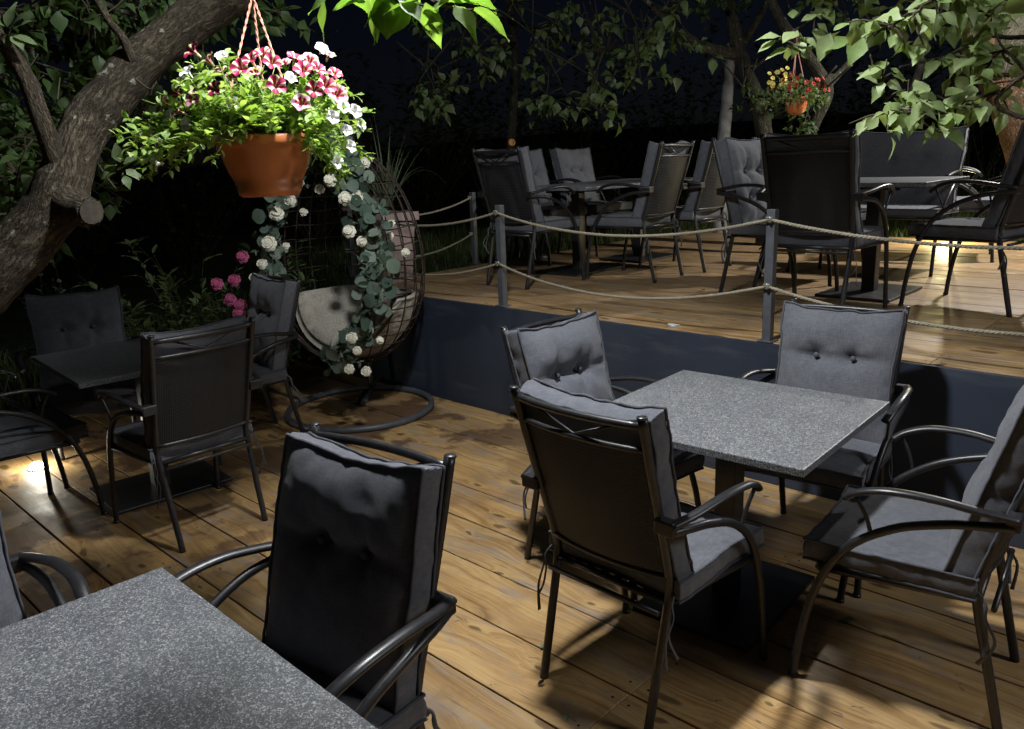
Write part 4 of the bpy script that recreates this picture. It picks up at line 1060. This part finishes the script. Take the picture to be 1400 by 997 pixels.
# nearer apple tree whose leafy boughs reach in from the right
base = V((1.55, 3.0, -.1)); T3 = tree_root('apple_tree', base, 'leafy apple boughs with pale curled leaves reaching in across the top right corner')
limb([base, base + V((-.05, .1, 1.0)), base + V((-.2, .2, 1.9)), base + V((-.35, .25, 2.6))], [.13, .10, .085, .06], 'trunk', M['bark_dim'], T3, base, 18)
B3 = [[base + V((-.1, .15, 1.5)), at_d(1440, 105, 2.75), at_d(1362, 127, 2.65), at_d(1300, 142, 2.6), at_d(1257, 163, 2.55), at_d(1221, 150, 2.55), at_d(1200, 114, 2.6), at_d(1187, 68, 2.65), at_d(1160, 28, 2.7), at_d(1128, -6, 2.7)],
      [base + V((-.25, .2, 2.0)), at_d(1430, 50, 2.8), at_d(1375, 18, 2.75), at_d(1310, 20, 2.75), at_d(1250, 32, 2.8), at_d(1205, 48, 2.85)],
      [base + V((-.2, .2, 1.9)), at_d(1440, 80, 2.9), at_d(1345, 62, 2.85), at_d(1290, 78, 2.8), at_d(1230, 92, 2.75)],
      [base + V((-.3, .22, 2.3)), at_d(1420, -40, 3.0), at_d(1300, -30, 3.0), at_d(1180, -20, 2.9), at_d(1105, 30, 2.85), at_d(1060, 58, 2.8)],
      [base + V((-.3, .22, 2.2)), at_d(1400, -20, 2.5), at_d(1310, -10, 2.5), at_d(1255, 10, 2.5), at_d(1215, 40, 2.5)],
      [base + V((-.1, .15, 1.5)), at_d(1450, 170, 2.5), at_d(1400, 95, 2.55), at_d(1370, 70, 2.6), at_d(1345, 100, 2.6)]]
anch = []; tw = MB(); mb = MB(); r3 = random.Random(8)
for i, b_ in enumerate(B3):
    P = spline(b_, 7); tw.tube(P, lerps([.02, .009] + [.006, .005, .0045, .004, .0035, .003, .003, .002][:len(b_) - 2], 7), 7, jag=.1, jscale=30)
    a_ = P[9:] if i in (1, 2, 4) else (P[14:42] if i == 0 else P[12:]); anch += a_
twigs_leaves(mb, tw, anch, 85, .12, 5, .066, .045, r3, V((0, 0, -.05)) + FW * -.15, .9, -FW * 1.1 - RT * .3)
for (px, py, dx, dy, D, L, w) in ((1135, 45, -10, 25, 2.7, .10, .6), (1165, 50, -42, 18, 2.68, .105, .62), (1180, 50, -22, 40, 2.65, .10, .7), (1160, 62, 34, -5, 2.7, .08, .6), (1085, 25, 2, -14, 2.8, .06, .6), (1062, 55, -30, 14, 2.8, .075, .55), (1068, 50, -26, -2, 2.78, .085, .5), (1090, 42, -22, 18, 2.76, .085, .7), (1078, 66, -28, 6, 2.8, .08, .5), (1095, 30, 26, -16, 2.8, .075, .5), (1250, 110, 10, 26, 2.55, .085, .75), (1260, 125, 22, 12, 2.55, .08, .7), (1345, 135, 5, 24, 2.6, .075, .8), (1285, 160, 10, 22, 2.58, .07, .5), (1290, 150, 16, -4, 2.55, .07, .5), (1278, 168, -14, 22, 2.52, .085, .28), (1265, 140, -20, 26, 2.55, .09, .35)):
    d = (RT * dx - UP * dy) * .02 - FW * r3.uniform(-.2, .3); mb.leaf(at_d(px, py, D), d, V((0, 0, 1)) - FW * .8 + RT * r3.uniform(-.5, .5), L, L * w, r3.uniform(.05, .4), r3.uniform(.1, .35))
for (px, py, dx, dy, D, L, w) in ((1420, -16, -52, 22, 1.35, .11, .62),):
    mb.leaf(at_d(px + 30, py - 4, D), RT * dx - UP * dy, -FW + V((0, 0, .5)), L, L * w, .1, .2)
rs = random.Random(41)
bp = [base + V((-.3, .22, 2.4)), V((.3, 3.1, 2.85)), V((-.6, 2.9, 2.85)), V((-1.3, 2.6, 2.75)), V((-1.8, 2.45, 2.62))]  # unseen extra bough, placed to block lamplight from the right raised-deck seats
tw.tube(spline(bp, 8), lerps([.03, .022, .016, .01, .004], 8), 8)
twigs_leaves(mb, tw, [V((rs.uniform(-1.84, -1.35), rs.uniform(2.38, 2.6), rs.uniform(2.5, 2.78))) for _ in range(70)], 70, .15, 8, .09, .06, rs, V((0, 0, -.2)), .8, V((0, -.9, .4)))
mb.build('crown', M['leaf_pale'], T3, origin=base); tw.build('boughs', M['bark_limb'], T3, origin=base)

def ground_z(p): return hgt(p.x, p.y)
def back_tree(lab, tpts, radii, limbs, mat, leafspec=None, name='apple_tree', seed=1, lm='leaf_dark', dens=(60, .5, 12, .07, .05)):
    r = random.Random(seed); b0 = at_d(*tpts[0]); base = V((b0.x, b0.y, ground_z(b0) - .1)); root = tree_root(name, base, lab)
    pts = [base] + [at_d(*t) for t in tpts]
    limb(pts, [radii[0] * 1.15] + radii, 'trunk', mat, root, base, 16, 8, .14, 5)
    anch = []
    for lp, lr in limbs:
        P = [at_d(*t) for t in lp]; limb(P, lr, 'limb', mat, root, base, 10, 8, .12, 7); anch += spline(P, 8)[5:]
    if leafspec:
        mb = MB(); tw = MB()
        for px, py, D, spx, n_ in leafspec:
            n_ = max(4, int(n_ * .55))
            an = [at_d(px + r.gauss(0, spx), py + r.gauss(0, spx * .7), D + r.gauss(0, .35)) for _ in range(max(3, n_ // 4))]
            c0 = at_d(px, py - spx, D)
            if anch:
                nr = min(anch, key=lambda q_: (q_ - c0).length); tw.tube(spline([nr, nr.lerp(c0, .5) + V((0, 0, .08)), c0], 5), lerps([.014, .010, .009], 5), 6)
            for a in an[:6]: tw.tube(spline([c0 + V((r.gauss(0, .2), r.gauss(0, .2), .25)), c0.lerp(a, .6) + V((0, 0, .05)), a], 4), lerps([.009, .006, .003], 4), 5)
            twigs_leaves(mb, tw, an, n_, dens[1], dens[2], dens[3], dens[4], r, V((0, 0, -.35)), 1.0, -FW * .7)
        mb.build('crown', M[lm], root, origin=base); tw.build('twigs', M['bark_dim'], root, origin=base)
    return root
# hanging apple foliage in the middle distance
back_tree('slim dark tree with an orange saw cut low on its trunk and hanging leaves', [(698, 260, 8.2), (698, 205, 8.2), (702, 140, 8.2), (703, 60, 8.2), (690, -30, 8.0)], [.06, .05, .042, .04, .035],
          [([(703, 60, 8.2), (650, 70, 7.2), (600, 95, 6.6)], [.03, .018, .008]), ([(700, 30, 8.1), (760, 50, 7.2), (830, 70, 6.7)], [.03, .02, .01]), ([(700, 0, 8.0), (800, -10, 7.2), (880, 30, 6.8)], [.03, .02, .01])], M['bark_dim'],
          [(575, 115, 6.4, 16, 14), (600, 140, 6.4, 10, 7), (640, 70, 6.8, 30, 14), (700, 80, 7.0, 30, 12), (755, 120, 6.5, 16, 16), (735, 60, 6.8, 26, 12), (800, 60, 6.6, 26, 20), (815, 120, 6.3, 12, 12), (845, 40, 6.4, 26, 18), (885, 60, 6.3, 18, 16), (870, 100, 6.4, 14, 9), (905, 30, 6.5, 18, 9), (620, 20, 7.0, 40, 10), (760, 10, 7.0, 40, 14)], 'apple_tree', 3, 'leaf_hang', (60, .30, 7, .095, .065))
q = MB(); e = at_d(700, 195, 8.12); q.tube([e + FW * .05, e - FW * .02], [.036, .034], 14); tc = [o for o in bpy.data.objects if o.name.startswith('apple_tree')][-1]
q.build('saw_cut', M['cut_orange'], tc, origin=tuple(tc.location))
back_tree('forked tree in the middle distance with a long limb reaching left, standing behind the chairs', [(1050, 250, 7.6), (1044, 175, 7.6), (1030, 125, 7.6), (1012, 78, 7.6), (1003, 38, 7.6), (992, -15, 7.6), (980, -70, 7.6)], [.09, .08, .074, .07, .062, .055, .045],
          [([(1006, 74, 7.6), (968, 66, 7.4), (930, 46, 7.3), (905, 22, 7.2), (868, -15, 7.0)], [.06, .05, .042, .036, .03]), ([(1022, 100, 7.6), (1040, 85, 7.5), (1062, 72, 7.4)], [.025, .018, .012]), ([(1015, 60, 7.6), (1040, 20, 7.7), (1060, -20, 7.7)], [.04, .03, .02])], M['bark_dim'],
          [(1015, 130, 7.4, 10, 6), (960, 0, 7.2, 30, 14), (1050, 10, 7.9, 36, 14), (930, 20, 7.6, 22, 8)], 'apple_tree', 4, 'leaf_dark', (60, .3, 9, .07, .05))
back_tree('crooked tree carrying the small orange hanging pot, ivy leaves at its foot', [(1095, 260, 6.9), (1106, 185, 6.9), (1130, 128, 6.8), (1118, 98, 6.75), (1092, 62, 6.7), (1068, 28, 6.65), (1045, -20, 6.6)], [.06, .056, .058, .052, .046, .042, .038],
          [([(1131, 118, 6.8), (1155, 92, 6.9), (1176, 66, 7.0), (1190, 30, 7.1)], [.036, .028, .022, .014])], M['bark_dim'],
          [(1105, 150, 6.7, 12, 16), (1098, 165, 6.7, 12, 12), (1130, 20, 7.0, 40, 16)], 'apple_tree', 6, 'leaf', (60, .2, 10, .055, .042))
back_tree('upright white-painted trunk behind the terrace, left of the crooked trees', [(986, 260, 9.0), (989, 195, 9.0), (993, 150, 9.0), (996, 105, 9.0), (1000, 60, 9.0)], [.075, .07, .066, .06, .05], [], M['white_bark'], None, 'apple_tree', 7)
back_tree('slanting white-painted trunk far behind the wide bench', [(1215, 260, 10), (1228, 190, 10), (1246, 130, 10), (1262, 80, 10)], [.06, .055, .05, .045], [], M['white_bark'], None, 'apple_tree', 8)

# shrubs and small plants
def shrub(name, lab, base, n_stem, h, spread, L, W, mat, seed, nleaf=14, up_=1.0, cat='shrub', group=None):
    r = random.Random(seed); base = V(base); root = empty(name, base); mb = MB(); st = MB()
    for i in range(n_stem):
        a = r.uniform(0, 2 * PI); ln = h * r.uniform(.55, 1.1); d = V((math.cos(a) * spread, math.sin(a) * spread, up_)).normalized(); p = V((r.uniform(-.06, .06), r.uniform(-.06, .06), 0)); pts = [p.copy()]
        for k in range(7): d = (d + V((r.gauss(0, .12), r.gauss(0, .12), r.gauss(0, .06)))).normalized(); p = p + d * ln / 7; pts.append(p.copy())
        st.tube(pts, lerps([.006, .002], 7), 5)
        for k in range(nleaf):
            t = r.uniform(.25, 1) * 6.99; j = min(int(t), 6); c = pts[j].lerp(pts[j + 1], t - j); ax = (pts[j + 1] - pts[j]).normalized(); an = r.uniform(0, 6.28)
            rd = V((math.cos(an), math.sin(an), r.uniform(-.1, .5))); ld = (rd + ax * .6).normalized(); s = r.uniform(.6, 1.15)
            mb.leaf(c, ld, V((0, 0, 1)) + rd * -.2, L * s, W * s, r.uniform(.05, .45), .2)
    mb.build('leaves', mat, root); st.build('stems', M['bark_dim'], root)
    tag(root, lab, cat, group); return root
G_ = 'garden shrubs around the decks'
def on_ground(px, py, D, dz=0):
    p = at_d(px, py, D); return V((p.x, p.y, hgt(p.x, p.y) - .02))
sb = shrub('peony_shrub', 'leafy bush with pink blooms behind the left table, beside the egg chair', on_ground(285, 430, 5.7), 26, 1.35, .42, .13, .042, M['leaf_mid'], 1, 22, group=G_)
for i, (px, py) in enumerate(((331, 351), (296, 388), (320, 383), (314, 409), (328, 417), (327, 428))):
    o = bpy.data.objects.new('pink_bloom', rose_mesh(.043).build('pink_bloom', M['pink_rose'], sb).data if i == 0 else pink_me)
    if i == 0:
        tmp = [c for c in kids(sb) if c.name.startswith('pink_bloom')][0]; pink_me = tmp.data; bpy.data.objects.remove(o); o = tmp
    else: COL.objects.link(o); o.parent = sb
    o.location = at_d(px, py, 5.2) - sb.location; o.rotation_euler = (-FW + V((rnd.uniform(-.4, .4), rnd.uniform(-.4, .4), .3))).to_track_quat('Z', 'Y').to_euler()
shrub('leafy_shrub', 'yellow-green leafy plant between the two dim chairs at the left table', on_ground(182, 460, 6.0), 12, .85, .3, .13, .045, M['leaf_mid'], 2, 16, group=G_)
shrub('leafy_shrub', 'thin sprig with small leaves rising behind the dimmest left chair', on_ground(95, 420, 6.3), 5, 1.05, .12, .05, .03, M['sage'], 3, 18, group=G_)
shrub('leafy_shrub', 'young sapling with few leaves rising behind the leftmost raised-terrace chairs', on_ground(726, 240, 7.7), 3, 1.35, .08, .10, .05, M['leaf'], 4, 12, group=G_)
shrub('leafy_shrub', 'low bush by the grass beyond the tables on the raised terrace', on_ground(838, 330, 11.5), 14, .9, .35, .12, .05, M['leaf_dark'], 5, 14, group=G_)
shrub('leafy_shrub', 'low ground-cover bush beside the planter on the left of the raised deck', on_ground(612, 330, 6.9), 18, .55, .6, .09, .045, M['leaf'], 6, 18, group=G_)
shrub('leafy_shrub', 'dark leafy bush behind the egg chair basket', on_ground(420, 430, 6.6), 16, 1.0, .5, .11, .045, M['leaf'], 9, 18, group=G_)
shrub('leafy_shrub', 'tall thin twigs of a bush behind the right raised table, in near darkness', on_ground(1340, 260, 9.6), 16, 1.8, .25, .08, .03, M['leaf_dark'], 10, 12, group=G_)
for i, (px, D, h) in enumerate(((240, 10.5, 2.6), (420, 11.5, 3.0), (560, 11, 3.2), (680, 13, 3.4), (800, 13, 3.0), (930, 13.5, 3.2), (1130, 13, 3.0), (1270, 14, 3.2), (60, 9.5, 3.0))):
    p = at_d(px, 250, D); p.z = hgt(p.x, p.y) - .1
    shrub('hedge_shrub', 'tall dark shrub melting into the night at the far end of the garden', p, 46, h, .5, .16, .08, M['leaf_dark'], 60 + i, 22, group='dark shrubs at the far end of the garden')

# grass
gm = MB(); rg = random.Random(77)
def blades(n_, fx, fy, hmin=.05, hmax=.14):
    for i in range(n_):
        x, y = rg.uniform(*fx), rg.uniform(*fy)
        if DX0 - .02 < x and 3.4 < y < 8.42: continue
        if -6.12 < x and y < 3.5: continue
        z = hgt(x, y); a = rg.uniform(0, 6.28); h = rg.uniform(hmin, hmax) * (1 + .8 * max(0, noise.noise(V((x * 1.3, y * 1.3, 9))))); w = .005; lx, ly = rg.gauss(0, .035), rg.gauss(0, .035)
        c, s_ = math.cos(a) * w, math.sin(a) * w
        gm.add([(x - c, y - s_, z - .02), (x + c, y + s_, z - .02), (x + lx * .5 + c * .7, y + ly * .5 + s_ * .7, z + h * .6), (x + lx * .5 - c * .7, y + ly * .5 - s_ * .7, z + h * .6), (x + lx * 1.4, y + ly * 1.4, z + h)], [(0, 1, 2, 3), (3, 2, 4)])
blades(16000, (-6.5, 2.5), (8.4, 11.5), .08, .24); blades(9000, (-9, -5.15), (3.5, 8.5), .06, .2); blades(6000, (-8.5, -6.1), (-1, 3.6)); blades(7000, (-9, 3), (11, 16), .1, .3)
tag(gm.build('grass', M['grass']), 'uneven green grass beyond the decks, brightest at the right', 'grass', kind='stuff')

# small things on the deck
def small_leaf(px, py, lab, mat, L=.04, z=0):
    d = (FW + RT * ((px - 700) / F) - UP * ((py - 498.5) / F)); t = (z + .004 - EYE.z) / d.z; p = EYE + d * t
    mb = MB(); a = rnd.uniform(0, 6.28); mb.leaf(V((0, 0, .004)), V((math.cos(a), math.sin(a), .1)), V((0, 0, 1)), L, L * .55, -.15, .3)
    o = mb.build('fallen_leaf', mat, origin=None); o.location = p; tag(o, lab, 'leaf', 'fallen leaves on the decks')
small_leaf(738, 888, 'green fallen leaf beside the left rear leg of the right foreground chair', M['leaf_mid'])
small_leaf(775, 988, 'yellowish fallen leaf at the bottom edge of the photo on the planks', M['reed'], .025)
small_leaf(1148, 848, 'green fallen leaf on the planks right of the black base plate', M['leaf_mid'], .06)
small_leaf(963, 397, 'brown fallen leaf on the raised deck between the front rope posts', M['cut'], .06, ZD)
small_leaf(735, 938, 'dark shrivelled fallen leaf near the bottom, left of the chair leg', M['under'], .03)
q = MB(); q.bbox((0, 0, .16), (.05, .03, .20), .003); q.box((0, 0, .03), (.06, .035, .05))
wp = at_d(187, 540, 5.6); st = q.build('garden_stake', M['whiteboard']); st.location = (wp.x, wp.y, wp.z - .15); tag(st, 'small white painted board standing in the dark under the left table', 'board')

# ---------------------------------------------------------------- light
w = bpy.data.worlds.new('World'); scene.world = w; w.use_nodes = True; nt = w.node_tree
bg = nt.nodes['Background']; sky = nt.nodes.new('ShaderNodeTexSky'); sky.sky_type = 'NISHITA'; sky.sun_disc = False
sky.sun_elevation = rad(25); sky.sun_rotation = rad(200)
mxw = nt.nodes.new('ShaderNodeMix'); mxw.data_type = 'RGBA'; mxw.blend_type = 'MULTIPLY'; mxw.inputs[0].default_value = 1; mxw.inputs[7].default_value = (.62, .62, .95, 1)
nt.links.new(sky.outputs[0], mxw.inputs[6]); nt.links.new(mxw.outputs[2], bg.inputs[0]); bg.inputs[1].default_value = .0011
sun = bpy.data.lights.new('moonlight', 'SUN'); sun.energy = .004; sun.angle = rad(.5); sun.color = (.7, .8, 1); so = bpy.data.objects.new('moonlight', sun); COL.objects.link(so); so.rotation_euler = (rad(50), 0, rad(20))
def lamp(name, loc, e, r, col=(1, 1, 1)):
    l = bpy.data.lights.new(name, 'POINT'); l.energy = e; l.shadow_soft_size = r; l.color = col
    o = bpy.data.objects.new(name, l); COL.objects.link(o); o.location = loc; return o
LP = (-1.72, 1.71, 3.0)
lamp('terrace_lamp', LP, 235, .10, (.96, .98, 1))
sl = bpy.data.lights.new('terrace_lamp_boost', 'SPOT'); sl.energy = 180; sl.spot_size = rad(170); sl.spot_blend = 1; sl.shadow_soft_size = .10; sl.color = (.96, .98, 1)  # added spot at the lamp's own position, boosts its downward light
so2 = bpy.data.objects.new('terrace_lamp_boost', sl); COL.objects.link(so2); so2.location = LP
so2.rotation_euler = V((.35, -.1, -1)).to_track_quat('-Z', 'Y').to_euler()
lamp('side_fill', (2.1, 3.1, 3.1), 190, .5, (.97, .98, 1))  # unseen soft fill light, added on the right to lift the shadows
ul = bpy.data.lights.new('upper_lamp', 'SPOT'); ul.energy = 400; ul.spot_size = rad(160); ul.spot_blend = .6; ul.shadow_soft_size = .06; ul.color = (1, .97, .92)
uo = bpy.data.objects.new('upper_lamp', ul); COL.objects.link(uo); uo.location = (-1.3, 7.3, 3.0); uo.rotation_euler = V((-.1, -.05, -1)).to_track_quat('-Z', 'Y').to_euler()
lamp('floor_lamp', (-4.93, 1.20, .09), 6.0, .02, (1, .95, .8))
lamp('back_lamp', (-2.24, 8.05, ZD + .16), 30, .02, (1, .85, .4))

scene.view_settings.view_transform = 'Standard'; scene.view_settings.look = 'None'; scene.view_settings.gamma = 1; scene.view_settings.exposure = 0
scene.view_settings.use_curve_mapping = False
try:
    scene.cycles.use_denoising = True; scene.cycles.max_bounces = 6; scene.cycles.transparent_max_bounces = 12
except Exception: pass
